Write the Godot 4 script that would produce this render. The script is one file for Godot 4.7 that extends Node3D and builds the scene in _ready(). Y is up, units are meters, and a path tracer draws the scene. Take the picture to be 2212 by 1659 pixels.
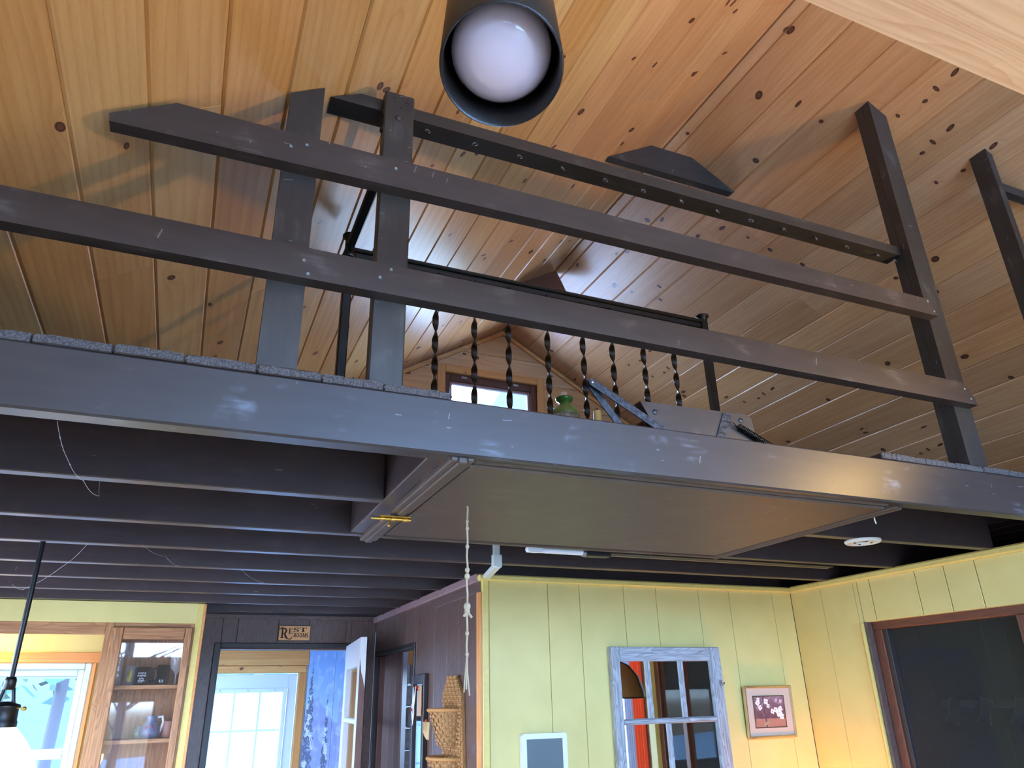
extends Node3D
# A pine-ceilinged loft over a low joisted room, seen from below. Metres, y up, the beam of the loft runs along x.

const SLOPE := 0.583          # rise of the roof per metre
const RIDGE_X := 2.04
const RIDGE_Y := 4.272
const BEAM_Z := -1.62         # front face of the loft beam
const LOW := 2.10             # underside of beam and joists
const FLOOR_Y := 2.245        # underside of the loft floor boards
const GABLE_Z := -4.82
const FRONT_Z := 3.5

var O := Vector3.ZERO         # base of the thing being built: shapes are given in room coordinates
var UVO := Vector2.ZERO       # shifts the grain of the next shape
var taken := {}
var M := {}
var rng := RandomNumberGenerator.new()


# ------------------------------------------------------------------ naming
func numbered(parent: Node, called: String) -> String:
	var key := str(parent.get_instance_id()) + called
	var n: int = taken.get(key, 0)
	taken[key] = n + 1
	return called if n == 0 else "%s_%03d" % [called, n]


func thing(called: String, label: String, category: String, at := Vector3.ZERO, group := "") -> Node3D:
	var o := Node3D.new()
	o.name = numbered(self, called)
	add_child(o, true)
	o.position = at
	o.set_meta("label", label)
	o.set_meta("category", category)
	if group:
		o.set_meta("group", group)
	O = at
	return o


func struct(called: String, label := "", category := "") -> Node3D:
	var o := Node3D.new()
	o.name = numbered(self, called)
	add_child(o, true)
	o.set_meta("kind", "structure")
	if label:
		o.set_meta("label", label)
		o.set_meta("category", category)
	O = Vector3.ZERO
	return o


func part(called: String, st: SurfaceTool, mat: Material, parent: Node, label := "") -> MeshInstance3D:
	var mi := MeshInstance3D.new()
	mi.mesh = st.commit()
	return place(called, mi, mat, parent, label)


func part_mesh(called: String, mesh: Mesh, mat: Material, parent: Node, xf := Transform3D(), label := "") -> MeshInstance3D:
	var mi := MeshInstance3D.new()
	mi.mesh = mesh
	mi.transform = xf
	return place(called, mi, mat, parent, label)


func place(called: String, mi: MeshInstance3D, mat: Material, parent: Node, label: String) -> MeshInstance3D:
	mi.name = numbered(parent, called)
	mi.material_override = mat
	mi.cast_shadow = GeometryInstance3D.SHADOW_CASTING_SETTING_ON
	parent.add_child(mi, true)
	if label:
		mi.set_meta("label", label)
	return mi


# a thing that is one mesh
func single(called: String, st: SurfaceTool, mat: Material, label: String, category: String, group := "") -> MeshInstance3D:
	var mi := part(called, st, mat, self, label)
	mi.position = O
	mi.set_meta("category", category)
	if group:
		mi.set_meta("group", group)
	return mi


# ------------------------------------------------------------------ shapes
func mb() -> SurfaceTool:
	var st := SurfaceTool.new()
	st.begin(Mesh.PRIMITIVE_TRIANGLES)
	return st


# a flat polygon, wound to face along `out`
func poly(st: SurfaceTool, pts: Array, out: Vector3, grain := 0, xf := Transform3D()) -> void:
	var n: Vector3 = (pts[1] - pts[0]).cross(pts[2] - pts[0])
	if n.length_squared() < 1e-16:
		return
	n = n.normalized()
	var flip := n.dot(out) < 0.0
	if flip:
		n = -n
	var an := n.abs()
	var k := 0 if an.x >= an.y and an.x >= an.z else (1 if an.y >= an.z else 2)
	var ua := grain
	var va := 3 - ua - k
	if ua == k:
		ua = (k + 1) % 3
		va = (k + 2) % 3
	var wn := (xf.basis * n).normalized()
	for i in range(1, pts.size() - 1):
		var tri := [0, i, i + 1] if flip else [0, i + 1, i]
		for j in tri:
			var p: Vector3 = pts[j]
			st.set_normal(wn)
			st.set_uv(Vector2(p[ua], p[va]) + UVO)
			st.add_vertex(xf * p - O)


# a box with chamfered edges; UVs in metres, u along the grain axis
func bx(st: SurfaceTool, a: Vector3, b: Vector3, ch := 0.0, grain := -1, xf := Transform3D()) -> void:
	var lo := Vector3(minf(a.x, b.x), minf(a.y, b.y), minf(a.z, b.z))
	var hi := Vector3(maxf(a.x, b.x), maxf(a.y, b.y), maxf(a.z, b.z))
	var s := hi - lo
	if grain < 0:
		grain = 0 if s.x >= s.y and s.x >= s.z else (1 if s.y >= s.z else 2)
	ch = minf(ch, minf(s.x, minf(s.y, s.z)) * 0.45)
	for k in 3:
		var u := (k + 1) % 3
		var v := (k + 2) % 3
		for side in 2:
			var out := Vector3.ZERO
			out[k] = 1.0 if side else -1.0
			var pts := []
			for c in [[0, 0], [1, 0], [1, 1], [0, 1]]:
				var p := Vector3.ZERO
				p[k] = hi[k] if side else lo[k]
				p[u] = hi[u] - ch if c[0] else lo[u] + ch
				p[v] = hi[v] - ch if c[1] else lo[v] + ch
				pts.append(p)
			poly(st, pts, out, grain, xf)
	if ch <= 0.0:
		return
	for k in 3:                       # twelve edges
		var u := (k + 1) % 3
		var v := (k + 2) % 3
		for su in 2:
			for sv in 2:
				var out := Vector3.ZERO
				out[u] = 1.0 if su else -1.0
				out[v] = 1.0 if sv else -1.0
				var pts := []
				for e in [[0, 0], [0, 1], [1, 1], [1, 0]]:
					var p := Vector3.ZERO
					p[k] = hi[k] - ch if e[0] else lo[k] + ch
					var iu: float = ch if e[1] else 0.0
					var iv: float = 0.0 if e[1] else ch
					p[u] = hi[u] - iu if su else lo[u] + iu
					p[v] = hi[v] - iv if sv else lo[v] + iv
					pts.append(p)
				poly(st, [pts[0], pts[1], pts[2], pts[3]], out, grain, xf)
	for sx in 2:                      # eight corners
		for sy in 2:
			for sz in 2:
				var c := Vector3(hi.x if sx else lo.x, hi.y if sy else lo.y, hi.z if sz else lo.z)
				var d := Vector3(-ch if sx else ch, -ch if sy else ch, -ch if sz else ch)
				poly(st, [c + Vector3(0, d.y, d.z), c + Vector3(d.x, 0, d.z), c + Vector3(d.x, d.y, 0)], -d, grain, xf)


# a plank along z from 0 to len, its lower long edges bevelled into a V joint
func plank(w: float, len: float, ch: float) -> ArrayMesh:
	var st := mb()
	var sec := [Vector2(ch, 0), Vector2(w - ch, 0), Vector2(w, ch), Vector2(w, 0.02), Vector2(0, 0.02), Vector2(0, ch)]
	var outs := [Vector2(0, -1), Vector2(1, -1), Vector2(1, 0), Vector2(0, 1), Vector2(-1, 0), Vector2(-1, -1)]
	for i in 6:
		var p: Vector2 = sec[i]
		var q: Vector2 = sec[(i + 1) % 6]
		poly(st, [Vector3(p.x, p.y, 0), Vector3(q.x, q.y, 0), Vector3(q.x, q.y, len), Vector3(p.x, p.y, len)], Vector3(outs[i].x, outs[i].y, 0), 2)
	for z in [0.0, len]:
		var pts := sec.map(func(v): return Vector3(v.x, v.y, z))
		poly(st, pts, Vector3(0, 0, -1 if z == 0.0 else 1))
	return st.commit()


# a polygon (list of Vector2) pushed along an axis from d0 to d1. axis 2: (x,y) along z; axis 0: (z,y) along x; axis 1: (x,z) along y
func prism(st: SurfaceTool, pts: Array, d0: float, d1: float, axis := 2, grain := 0, xf := Transform3D()) -> void:
	var flat := PackedVector2Array(pts)
	var tris := Geometry2D.triangulate_polygon(flat)
	var lift := func(p: Vector2, d: float) -> Vector3:
		if axis == 2:
			return Vector3(p.x, p.y, d)
		return Vector3(d, p.y, p.x) if axis == 0 else Vector3(p.x, d, p.y)
	var dir := Vector3.ZERO
	dir[axis] = 1.0
	for i in range(0, tris.size(), 3):
		for d in [minf(d0, d1), maxf(d0, d1)]:
			var out := dir if d == maxf(d0, d1) else -dir
			poly(st, [lift.call(flat[tris[i]], d), lift.call(flat[tris[i + 1]], d), lift.call(flat[tris[i + 2]], d)], out, grain, xf)
	var turn := 1.0 if not Geometry2D.is_polygon_clockwise(flat) else -1.0
	for i in flat.size():
		var p := flat[i]
		var q := flat[(i + 1) % flat.size()]
		var e := (q - p).normalized()
		var o2 := Vector2(e.y, -e.x) * turn
		var out: Vector3 = lift.call(o2, 0.0)
		poly(st, [lift.call(p, d0), lift.call(q, d0), lift.call(q, d1), lift.call(p, d1)], out, grain, xf)


# profile of Vector2(radius, height) turned round the y axis of xf
func lathe(st: SurfaceTool, prof: Array, segs := 24, xf := Transform3D(), inward := false, round := true) -> void:
	var g := mb()
	for i in prof.size() - 1:
		if round:
			g.set_smooth_group(0)
		for j in segs:
			var a0 := TAU * j / segs
			var a1 := TAU * (j + 1) / segs
			var p: Vector2 = prof[i]
			var q: Vector2 = prof[i + 1]
			var v := [Vector3(p.x * cos(a0), p.y, p.x * sin(a0)), Vector3(p.x * cos(a1), p.y, p.x * sin(a1)), Vector3(q.x * cos(a1), q.y, q.x * sin(a1)), Vector3(q.x * cos(a0), q.y, q.x * sin(a0))]
			var u := [Vector2(float(j) / segs, float(i) / (prof.size() - 1)), Vector2(float(j + 1) / segs, float(i) / (prof.size() - 1)), Vector2(float(j + 1) / segs, float(i + 1) / (prof.size() - 1)), Vector2(float(j) / segs, float(i + 1) / (prof.size() - 1))]
			var order := [0, 1, 2, 0, 2, 3] if not inward else [0, 2, 1, 0, 3, 2]
			for k in order:
				g.set_uv(u[k])
				g.add_vertex(xf * v[k] - O)
	g.generate_normals()
	st.append_from(g.commit(), 0, Transform3D())


# a round bar through points
func tube(st: SurfaceTool, pts: Array, r: float, segs := 8, closed := false) -> void:
	var g := mb()
	var n := pts.size()
	var rings := []
	var up := Vector3.UP
	for i in n:
		var a: Vector3 = pts[(i - 1 + n) % n] if closed or i > 0 else pts[i]
		var b: Vector3 = pts[(i + 1) % n] if closed or i < n - 1 else pts[i]
		var t := (b - a).normalized()
		if absf(t.dot(up)) > 0.95:
			up = Vector3.RIGHT if absf(t.x) < 0.8 else Vector3.BACK
		var s := t.cross(up).normalized()
		up = s.cross(t).normalized()
		var ring := []
		for j in segs:
			var w := TAU * j / segs
			ring.append(pts[i] + (s * cos(w) + up * sin(w)) * r - O)
		rings.append(ring)
	g.set_smooth_group(0)
	for i in (n if closed else n - 1):
		var r0: Array = rings[i]
		var r1: Array = rings[(i + 1) % n]
		for j in segs:
			var k := (j + 1) % segs
			for v in [r0[j], r1[j], r1[k], r0[j], r1[k], r0[k]]:
				g.set_uv(Vector2(float(i) / n, float(j) / segs))
				g.add_vertex(v)
	if not closed:
		for e in [0, n - 1]:
			for j in range(1, segs - 1):
				var q: Array = rings[e]
				for v in ([q[0], q[j], q[j + 1]] if e == 0 else [q[0], q[j + 1], q[j]]):
					g.set_smooth_group(-1)
					g.set_uv(Vector2.ZERO)
					g.add_vertex(v)
	g.generate_normals()
	st.append_from(g.commit(), 0, Transform3D())


func ball(st: SurfaceTool, c: Vector3, r: Vector3, segs := 14) -> void:
	var prof := []
	for i in 9:
		var a := -PI / 2 + PI * i / 8
		prof.append(Vector2(maxf(cos(a), 0.0001), sin(a)))
	lathe(st, prof, segs, Transform3D(Basis.from_scale(r), c))


func turned(c: Vector3, dir: Vector3) -> Transform3D:      # y axis along dir
	var y := dir.normalized()
	var x := y.cross(Vector3.BACK if absf(y.z) < 0.9 else Vector3.RIGHT).normalized()
	return Transform3D(Basis(x, y, x.cross(y)), c)


func left_roof(x: float) -> float:
	return RIDGE_Y + (x - RIDGE_X) * SLOPE


func right_roof(x: float) -> float:
	return RIDGE_Y - (x - RIDGE_X) * SLOPE


# ------------------------------------------------------------------ textures
func noise_bytes(sd: int, freq: float, w: int, h: int, oct := 3, gw := 0, gh := 0) -> PackedByteArray:
	var f := FastNoiseLite.new()
	f.seed = sd
	f.frequency = freq
	f.fractal_octaves = oct
	f.noise_type = FastNoiseLite.TYPE_SIMPLEX_SMOOTH
	var im := f.get_seamless_image(gw if gw else w, gh if gh else h)
	im.convert(Image.FORMAT_L8)
	if gw and (gw != w or gh != h):
		im.resize(w, h, Image.INTERPOLATE_CUBIC)
	return im.get_data()


func tex(w: int, h: int, data: PackedByteArray) -> ImageTexture:
	var im := Image.create_from_data(w, h, false, Image.FORMAT_RGB8, data)
	return ImageTexture.create_from_image(im)


# eight pine boards side by side, u along the grain (2.4 m), with growth rings and knots
func pine_image(sd: int, knots: int, light: Color, dark: Color, knot: Color) -> ImageTexture:
	var w := 1536
	var strips := 8
	var sh := 96
	var h := strips * sh
	rng.seed = sd
	var streak := noise_bytes(sd, 0.045, w, h, 3, 96, h)
	var slow := noise_bytes(sd + 1, 0.02, w, h, 2, 96, 192)
	var fine := noise_bytes(sd + 2, 0.25, w, h, 2, 256, h)
	var out := PackedByteArray()
	out.resize(w * h * 3)
	for s in strips:
		var tone := rng.randf_range(-0.22, 0.22)
		var red := rng.randf_range(-0.5, 0.5)
		var rings := rng.randf_range(3.0, 9.0)
		var mid := rng.randf_range(-0.3, 1.3)
		var sway := rng.randf_range(0.2, 1.0)
		var ks := []
		for i in rng.randi_range(maxi(knots - 2, 1), knots + 3):
			ks.append([rng.randf() * w, rng.randf_range(0.08, 0.92) * sh, rng.randf_range(4.0, 13.0), rng.randf_range(3.0, 8.0), rng.randf_range(-0.5, 0.5)])
		for y in sh:
			var fy := float(y) / sh
			var row := (s * sh + y) * w
			var close := []
			for k in ks:
				if absf(y - k[1]) < 50.0:
					close.append(k)
			for x in w:
				var i := row + x
				var sl := slow[i] / 255.0 - 0.5
				var bend := 0.0
				var kd := 0.0
				for k in close:
					var dx: float = x - k[0]
					if dx > w * 0.5:
						dx -= w
					elif dx < -w * 0.5:
						dx += w
					if absf(dx) > 110.0:
						continue
					var dy: float = y - k[1] + dx * k[4] * 0.3
					var q: float = (dx * dx) / (k[2] * k[2]) + (dy * dy) / (k[3] * k[3])
					var q2: float = (dx * dx) / (k[2] * k[2] * 20.0) + (dy * dy) / (k[3] * k[3] * 6.0)
					bend += exp(-q2) * 0.55
					if q < 1.6:
						kd = maxf(kd, clampf((1.45 - q) * 3.0, 0.0, 1.0) * (1.0 if q > 0.45 else 0.75))
				var r := absf(fy - mid) * rings + sl * sway * 2.0 + bend * 2.2
				var f := r - floorf(r)
				f = f * f * f * (1.0 if f < 0.93 else (1.0 - f) * 14.0)
				var t := clampf(f * 0.30 + (streak[i] / 255.0 - 0.5) * 0.42 + (fine[i] / 255.0 - 0.5) * 0.16 + tone + 0.34 + sl * 0.3 + bend * 0.25, 0.0, 1.0)
				var cr := lerpf(light.r, dark.r, t)
				var cg := lerpf(light.g, dark.g, t) - red * 0.03
				var cb := lerpf(light.b, dark.b, t) - red * 0.045
				if kd > 0.0:
					cr = lerpf(cr, knot.r, kd)
					cg = lerpf(cg, knot.g, kd)
					cb = lerpf(cb, knot.b, kd)
				var o := i * 3
				out[o] = int(cr * 255.0)
				out[o + 1] = int(clampf(cg, 0.0, 1.0) * 255.0)
				out[o + 2] = int(clampf(cb, 0.0, 1.0) * 255.0)
	return tex(w, h, out)


# painted wood: flat paint with faint brush grain, rub marks and nicks. u spans 2 m, v spans 0.5 m
func paint_image(sd: int, base: Color, worn: Color, nicks: int, rubs: float, grainy := 0.06) -> ImageTexture:
	var w := 1024
	var h := 256
	rng.seed = sd
	var streak := noise_bytes(sd, 0.06, w, h, 3, 128, h)
	var blot := noise_bytes(sd + 5, 0.012, w, h, 4)
	var out := PackedByteArray()
	out.resize(w * h * 3)
	for i in w * h:
		var v := 1.0 + (streak[i] / 255.0 - 0.5) * grainy * 2.0 + (blot[i] / 255.0 - 0.5) * grainy
		var rub := clampf((blot[i] / 255.0 - 0.62) * 4.0, 0.0, 1.0) * clampf((streak[i] / 255.0 - 0.4) * 3.0, 0.0, 1.0) * rubs
		out[i * 3] = int(clampf(lerpf(base.r * v, worn.r, rub), 0.0, 1.0) * 255.0)
		out[i * 3 + 1] = int(clampf(lerpf(base.g * v, worn.g, rub), 0.0, 1.0) * 255.0)
		out[i * 3 + 2] = int(clampf(lerpf(base.b * v, worn.b, rub), 0.0, 1.0) * 255.0)
	for k in nicks:
		var x := rng.randi_range(4, w - 16)
		var y := rng.randi_range(4, h - 24)
		var along := rng.randf() < 0.45
		var n := rng.randi_range(1, 14)
		var c := worn.lightened(rng.randf_range(0.0, 0.35)) if rng.randf() < 0.8 else base.darkened(0.6)
		for j in n:
			var px := x + (j if along else int(j * 0.25))
			var py := y + (int(j * 0.12) if along else j)
			if px >= w or py >= h:
				continue
			var o := (py * w + px) * 3
			out[o] = int(c.r * 255.0)
			out[o + 1] = int(c.g * 255.0)
			out[o + 2] = int(c.b * 255.0)
	return tex(w, h, out)


# grain of a plain sawn or oak board; u spans 1 m, v spans 0.25 m
func grain_image(sd: int, light: Color, dark: Color, rings: float, stretch: int) -> ImageTexture:
	var w := 1024
	var h := 256
	var streak := noise_bytes(sd, 0.07, w, h, 3, stretch, h)
	var slow := noise_bytes(sd + 3, 0.02, w, h, 2, 64, 128)
	var out := PackedByteArray()
	out.resize(w * h * 3)
	for y in h:
		for x in w:
			var i := y * w + x
			var r := float(y) / h * rings + slow[i] / 255.0 * 5.0
			var f := r - floorf(r)
			var t := clampf(f * f * 0.6 + (streak[i] / 255.0 - 0.5) * 0.9 + 0.2, 0.0, 1.0)
			var c := light.lerp(dark, t)
			out[i * 3] = int(c.r * 255.0)
			out[i * 3 + 1] = int(c.g * 255.0)
			out[i * 3 + 2] = int(c.b * 255.0)
	return tex(w, h, out)


func blotch_image(sd: int, a: Color, b: Color, freq: float, n := 256) -> ImageTexture:
	var d := noise_bytes(sd, freq, n, n, 4)
	var out := PackedByteArray()
	out.resize(n * n * 3)
	for i in n * n:
		var c := a.lerp(b, d[i] / 255.0)
		out[i * 3] = int(c.r * 255.0)
		out[i * 3 + 1] = int(c.g * 255.0)
		out[i * 3 + 2] = int(c.b * 255.0)
	return tex(n, n, out)


func mat(c: Color, rough := 0.6, metal := 0.0, t: Texture2D = null, us := 1.0, vs := 1.0) -> StandardMaterial3D:
	var m := StandardMaterial3D.new()
	m.albedo_color = c
	m.roughness = rough
	m.metallic = metal
	if t:
		m.albedo_texture = t
		m.uv1_scale = Vector3(us, vs, 1)
	return m


func tri_mat(c: Color, rough: float, t: Texture2D, sc: float) -> StandardMaterial3D:
	var m := mat(c, rough, 0.0, t, sc, sc)
	m.uv1_scale = Vector3(sc, sc, sc)
	m.uv1_triplanar = true
	return m


func glass(c := Color(0.95, 0.98, 1.0, 0.012)) -> StandardMaterial3D:
	var m := StandardMaterial3D.new()
	m.transparency = BaseMaterial3D.TRANSPARENCY_ALPHA
	m.albedo_color = c
	m.roughness = 0.02
	m.metallic_specular = 0.5
	return m


# ------------------------------------------------------------------ the scene
func _ready() -> void:
	# camera
	var cam := Camera3D.new()
	cam.name = "camera"
	cam.position = Vector3(0, 1.55, 0)
	cam.rotation = Vector3(0.40673, -0.41370, -0.02334)
	cam.fov = 55.58
	cam.near = 0.02
	cam.current = true
	add_child(cam)
	# sky and exposure
	var we := WorldEnvironment.new()
	we.name = "world_environment"
	var env := Environment.new()
	env.background_mode = Environment.BG_SKY
	env.sky = Sky.new()
	var sky := ProceduralSkyMaterial.new()
	sky.sky_top_color = Color(0.42, 0.63, 0.95)
	sky.sky_horizon_color = Color(0.78, 0.89, 1.0)
	sky.ground_bottom_color = Color(0.55, 0.55, 0.52)
	sky.ground_horizon_color = Color(0.72, 0.74, 0.76)
	sky.sky_energy_multiplier = 4.5
	sky.ground_energy_multiplier = 2.2
	env.sky.sky_material = sky
	env.tonemap_mode = Environment.TONE_MAPPER_LINEAR
	env.tonemap_exposure = 1.1
	env.sdfgi_enabled = true
	env.ssao_enabled = true
	env.ssil_enabled = true
	we.environment = env
	add_child(we)
	# area lights added inside the windows, in place of the daylight they let in
	area("daylight_gable", Vector3(2.05, 2.86, FRONT_Z - 0.16), Vector3(2.05, 2.5, -2.0), Vector2(2.9, 1.0), Color(0.46, 0.71, 1.0), 11.0)
	area("daylight_doors", Vector3(1.6, 1.1, FRONT_Z - 0.16), Vector3(1.6, 1.3, -2.0), Vector2(2.1, 1.8), Color(0.76, 0.89, 1.0), 7.0)
	area("added_side_light", Vector3(-1.46, 1.25, -3.3), Vector3(1.0, 1.25, -3.3), Vector2(1.9, 1.2), Color(0.95, 0.95, 0.95), 3.6)  # goes with the unseen left window, added to brighten hall and soffit
	area("daylight_gable_window", Vector3(1.95, 3.25, GABLE_Z + 0.12), Vector3(1.95, 3.1, 0), Vector2(0.66, 1.0), Color(0.80, 0.90, 1.0), 1.5)
	materials()
	shell()
	roof()
	loft_floor()
	ground_and_yard()
	railing()
	iron_railing()
	ceiling_hatch()
	spot_can()
	tie_beam()
	kitchen()
	hall()
	yellow_room()
	far_room()
	small_things()


func area(called: String, at: Vector3, to: Vector3, size: Vector2, c: Color, e: float) -> void:
	var l := AreaLight3D.new()
	l.name = called
	l.area_size = size
	l.area_normalize_energy = true
	l.light_color = c
	l.light_energy = e
	l.area_range = 14.0
	l.area_attenuation = 2.0
	l.shadow_enabled = true
	l.position = at
	add_child(l)
	l.look_at_from_position(at, to, Vector3.UP)


func omni(called: String, at: Vector3, c: Color, e: float, size: float, parent: Node = null) -> OmniLight3D:
	var l := OmniLight3D.new()
	l.name = called
	l.light_color = c
	l.light_energy = e
	l.light_size = size
	l.omni_range = 12.0
	l.omni_attenuation = 2.0
	l.shadow_enabled = true
	l.position = at
	(parent if parent else self).add_child(l)
	return l


func glow_mat(c: Color, e: float) -> StandardMaterial3D:
	var m := mat(c, 0.4)
	m.emission_enabled = true
	m.emission = c
	m.emission_energy_multiplier = e
	return m


func materials() -> void:
	var pine := pine_image(11, 2, Color(0.91, 0.74, 0.50), Color(0.76, 0.55, 0.32), Color(0.36, 0.20, 0.12))
	var pine2 := pine_image(29, 6, Color(0.88, 0.70, 0.51), Color(0.74, 0.53, 0.36), Color(0.30, 0.17, 0.12))
	for i in 3:
		var tint: Color = [Color(1, 1, 1), Color(0.95, 0.92, 0.88), Color(1.0, 0.96, 0.90)][i]
		M["pine%d" % i] = mat(tint, 0.42, 0.0, pine, 1.0 / 2.4, 0.6667)
		M["knotty%d" % i] = mat(tint, 0.42, 0.0, pine2, 1.0 / 2.4, 0.6667)
		for k in ["pine%d" % i, "knotty%d" % i]:
			M[k].clearcoat_enabled = true
			M[k].clearcoat = 0.35
			M[k].clearcoat_roughness = 0.24
	M.deck = mat(Color(0.4, 0.28, 0.18), 0.9)
	M.casing = mat(Color(0.98, 0.86, 0.76), 0.45, 0.0, pine, 1.0 / 2.4, 0.6667)
	M.sash_brown = mat(Color(0.36, 0.20, 0.13), 0.4)
	var beam := paint_image(3, Color(0.215, 0.19, 0.185), Color(0.40, 0.44, 0.50), 36, 0.8)
	M.beam = mat(Color.WHITE, 0.36, 0.0, beam, 0.5, 2.0)
	var rail := paint_image(4, Color(0.235, 0.20, 0.185), Color(0.46, 0.45, 0.44), 26, 0.4, 0.09)
	M.rail = mat(Color.WHITE, 0.42, 0.0, rail, 0.5, 2.0)
	M.post = mat(Color(0.90, 0.97, 0.97), 0.40, 0.0, rail, 0.5, 2.0)
	var joist := paint_image(6, Color(0.24, 0.19, 0.18), Color(0.36, 0.31, 0.29), 16, 0.2)
	M.joist = mat(Color.WHITE, 0.36, 0.0, joist, 0.5, 2.0)
	M.hatch = mat(Color.WHITE, 0.50, 0.0, paint_image(7, Color(0.29, 0.235, 0.20), Color(0.42, 0.37, 0.32), 12, 0.25), 0.5, 1.0)
	M.board_end = tri_mat(Color.WHITE, 0.8, blotch_image(8, Color(0.14, 0.13, 0.13), Color(0.42, 0.40, 0.40), 0.09), 6.0)
	M.loft_board = mat(Color.WHITE, 0.5, 0.0, joist, 0.5, 2.0)
	M.iron = mat(Color(0.03, 0.035, 0.032), 0.36, 0.3)
	M.iron.metallic_specular = 0.6
	M.steel = mat(Color(0.62, 0.63, 0.65), 0.32, 0.9)
	M.screw = mat(Color(0.50, 0.57, 0.58), 0.4, 0.7)
	M.brass = mat(Color(0.78, 0.62, 0.28), 0.3, 0.9)
	M.strap = tri_mat(Color.WHITE, 0.42, blotch_image(9, Color(0.12, 0.13, 0.15), Color(0.32, 0.35, 0.40), 0.05), 4.0)
	M.strap.metallic = 0.5
	var yel := blotch_image(12, Color(0.85, 0.785, 0.50), Color(0.82, 0.755, 0.47), 0.02)
	M.yellow = tri_mat(Color.WHITE, 0.5, yel, 0.8)
	M.yellow_trim = tri_mat(Color.WHITE, 0.45, blotch_image(13, Color(0.87, 0.79, 0.46), Color(0.82, 0.73, 0.40), 0.05), 2.0)
	var dk := grain_image(14, Color(0.43, 0.345, 0.315), Color(0.32, 0.245, 0.225), 9.0, 200)
	M.dark_panel = mat(Color.WHITE, 0.38, 0.0, dk, 1.0, 4.0)
	M.dark_trim = mat(Color(0.18, 0.15, 0.15), 0.42)
	M.purple_trim = tri_mat(Color.WHITE, 0.5, blotch_image(15, Color(0.62, 0.50, 0.49), Color(0.48, 0.37, 0.37), 0.06), 2.0)
	var oak := grain_image(16, Color(0.72, 0.52, 0.34), Color(0.54, 0.35, 0.20), 14.0, 48)
	M.oak = mat(Color.WHITE, 0.42, 0.0, oak, 1.0, 4.0)
	M.oak_inside = mat(Color.WHITE, 0.6, 0.0, oak, 1.0, 4.0)
	var fir := grain_image(17, Color(0.93, 0.74, 0.56), Color(0.85, 0.62, 0.45), 26.0, 24)
	M.fir = mat(Color.WHITE, 0.55, 0.0, fir, 0.7, 3.0)
	M.redwood = mat(Color(0.42, 0.25, 0.17), 0.45, 0.0, grain_image(18, Color(1, 0.95, 0.9), Color(0.75, 0.7, 0.66), 8.0, 100), 1.0, 4.0)
	M.white = mat(Color(0.86, 0.87, 0.88), 0.4)
	M.vinyl = mat(Color(0.80, 0.83, 0.80), 0.38)
	M.wall_white = mat(Color(0.84, 0.85, 0.85), 0.7)
	M.plaster = mat(Color(0.74, 0.68, 0.60), 0.8)
	M.dark_room = mat(Color(0.10, 0.085, 0.08), 0.6)
	M.glass = glass()
	M.dim_glass = glass()
	M.dim_glass.metallic_specular = 0.22
	M.daylit_white = mat(Color(0.93, 0.95, 0.97), 0.6)  # white translucent pane colour, standing in for the glare of daylight
	M.daylit_white.backlight_enabled = true
	M.daylit_white.backlight = Color(0.92, 0.94, 0.96)
	M.floor = mat(Color(0.90, 0.78, 0.61), 0.35)
	M.black = mat(Color(0.025, 0.025, 0.028), 0.4)
	M.grey = mat(Color(0.42, 0.45, 0.46), 0.35)
	M.wash = mat(Color(0.80, 0.84, 0.88), 0.62, 0.0, grain_image(19, Color(0.86, 0.86, 0.86), Color(0.58, 0.56, 0.55), 12.0, 40), 1.5, 5.0)
	M.rope = tri_mat(Color.WHITE, 0.9, blotch_image(20, Color(0.82, 0.77, 0.66), Color(0.62, 0.55, 0.44), 0.1), 30.0)
	M.web = mat(Color(0.72, 0.70, 0.68), 0.9)


# a wall of upright boards in the plane z = at (axis 2) or x = at (axis 0); `cuts` are the seams along it, `holes` [u0, u1, y0, y1]
func boarded(parent: Node, called: String, m: Material, axis: int, at: float, thick: float, cuts: Array, y0: float, y1: float, holes := [], ch := 0.004) -> void:
	for i in cuts.size() - 1:
		var u0: float = cuts[i]
		var u1: float = cuts[i + 1]
		# split at hole sides that fall inside the board
		var edges := [u0, u1]
		for h in holes:
			for e in [h[0], h[1]]:
				if e > u0 + 0.003 and e < u1 - 0.003:
					edges.append(e)
		edges.sort()
		for j in edges.size() - 1:
			var a: float = edges[j]
			var b: float = edges[j + 1]
			var spans := [[y0, y1]]
			for h in holes:
				if (a + b) * 0.5 > h[0] and (a + b) * 0.5 < h[1]:
					var cut := []
					for s in spans:
						if h[2] > s[0]:
							cut.append([s[0], minf(h[2], s[1])])
						if h[3] < s[1]:
							cut.append([maxf(h[3], s[0]), s[1]])
					spans = cut
			for s in spans:
				if s[1] - s[0] < 0.01:
					continue
				var st := mb()
				UVO = Vector2(rng.randf() * 3.0, rng.randf() * 3.0)
				if ch > 0.0:
					a += 0.0009
					b -= 0.0009
				if axis == 2:
					bx(st, Vector3(a, s[0], at - thick), Vector3(b, s[1], at), minf(ch, 0.0016), 1)
				else:
					bx(st, Vector3(at, s[0], a), Vector3(at + thick, s[1], b), minf(ch, 0.0016), 1)
				part(called, st, m, parent)
	UVO = Vector2.ZERO


# plain wall in z = at with holes; built from slabs
func slab_wall(parent: Node, called: String, m: Material, axis: int, at: float, thick: float, u0: float, u1: float, y0: float, y1: float, holes := []) -> void:
	boarded(parent, called, m, axis, at, thick, [u0, u1], y0, y1, holes, 0.0)


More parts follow.
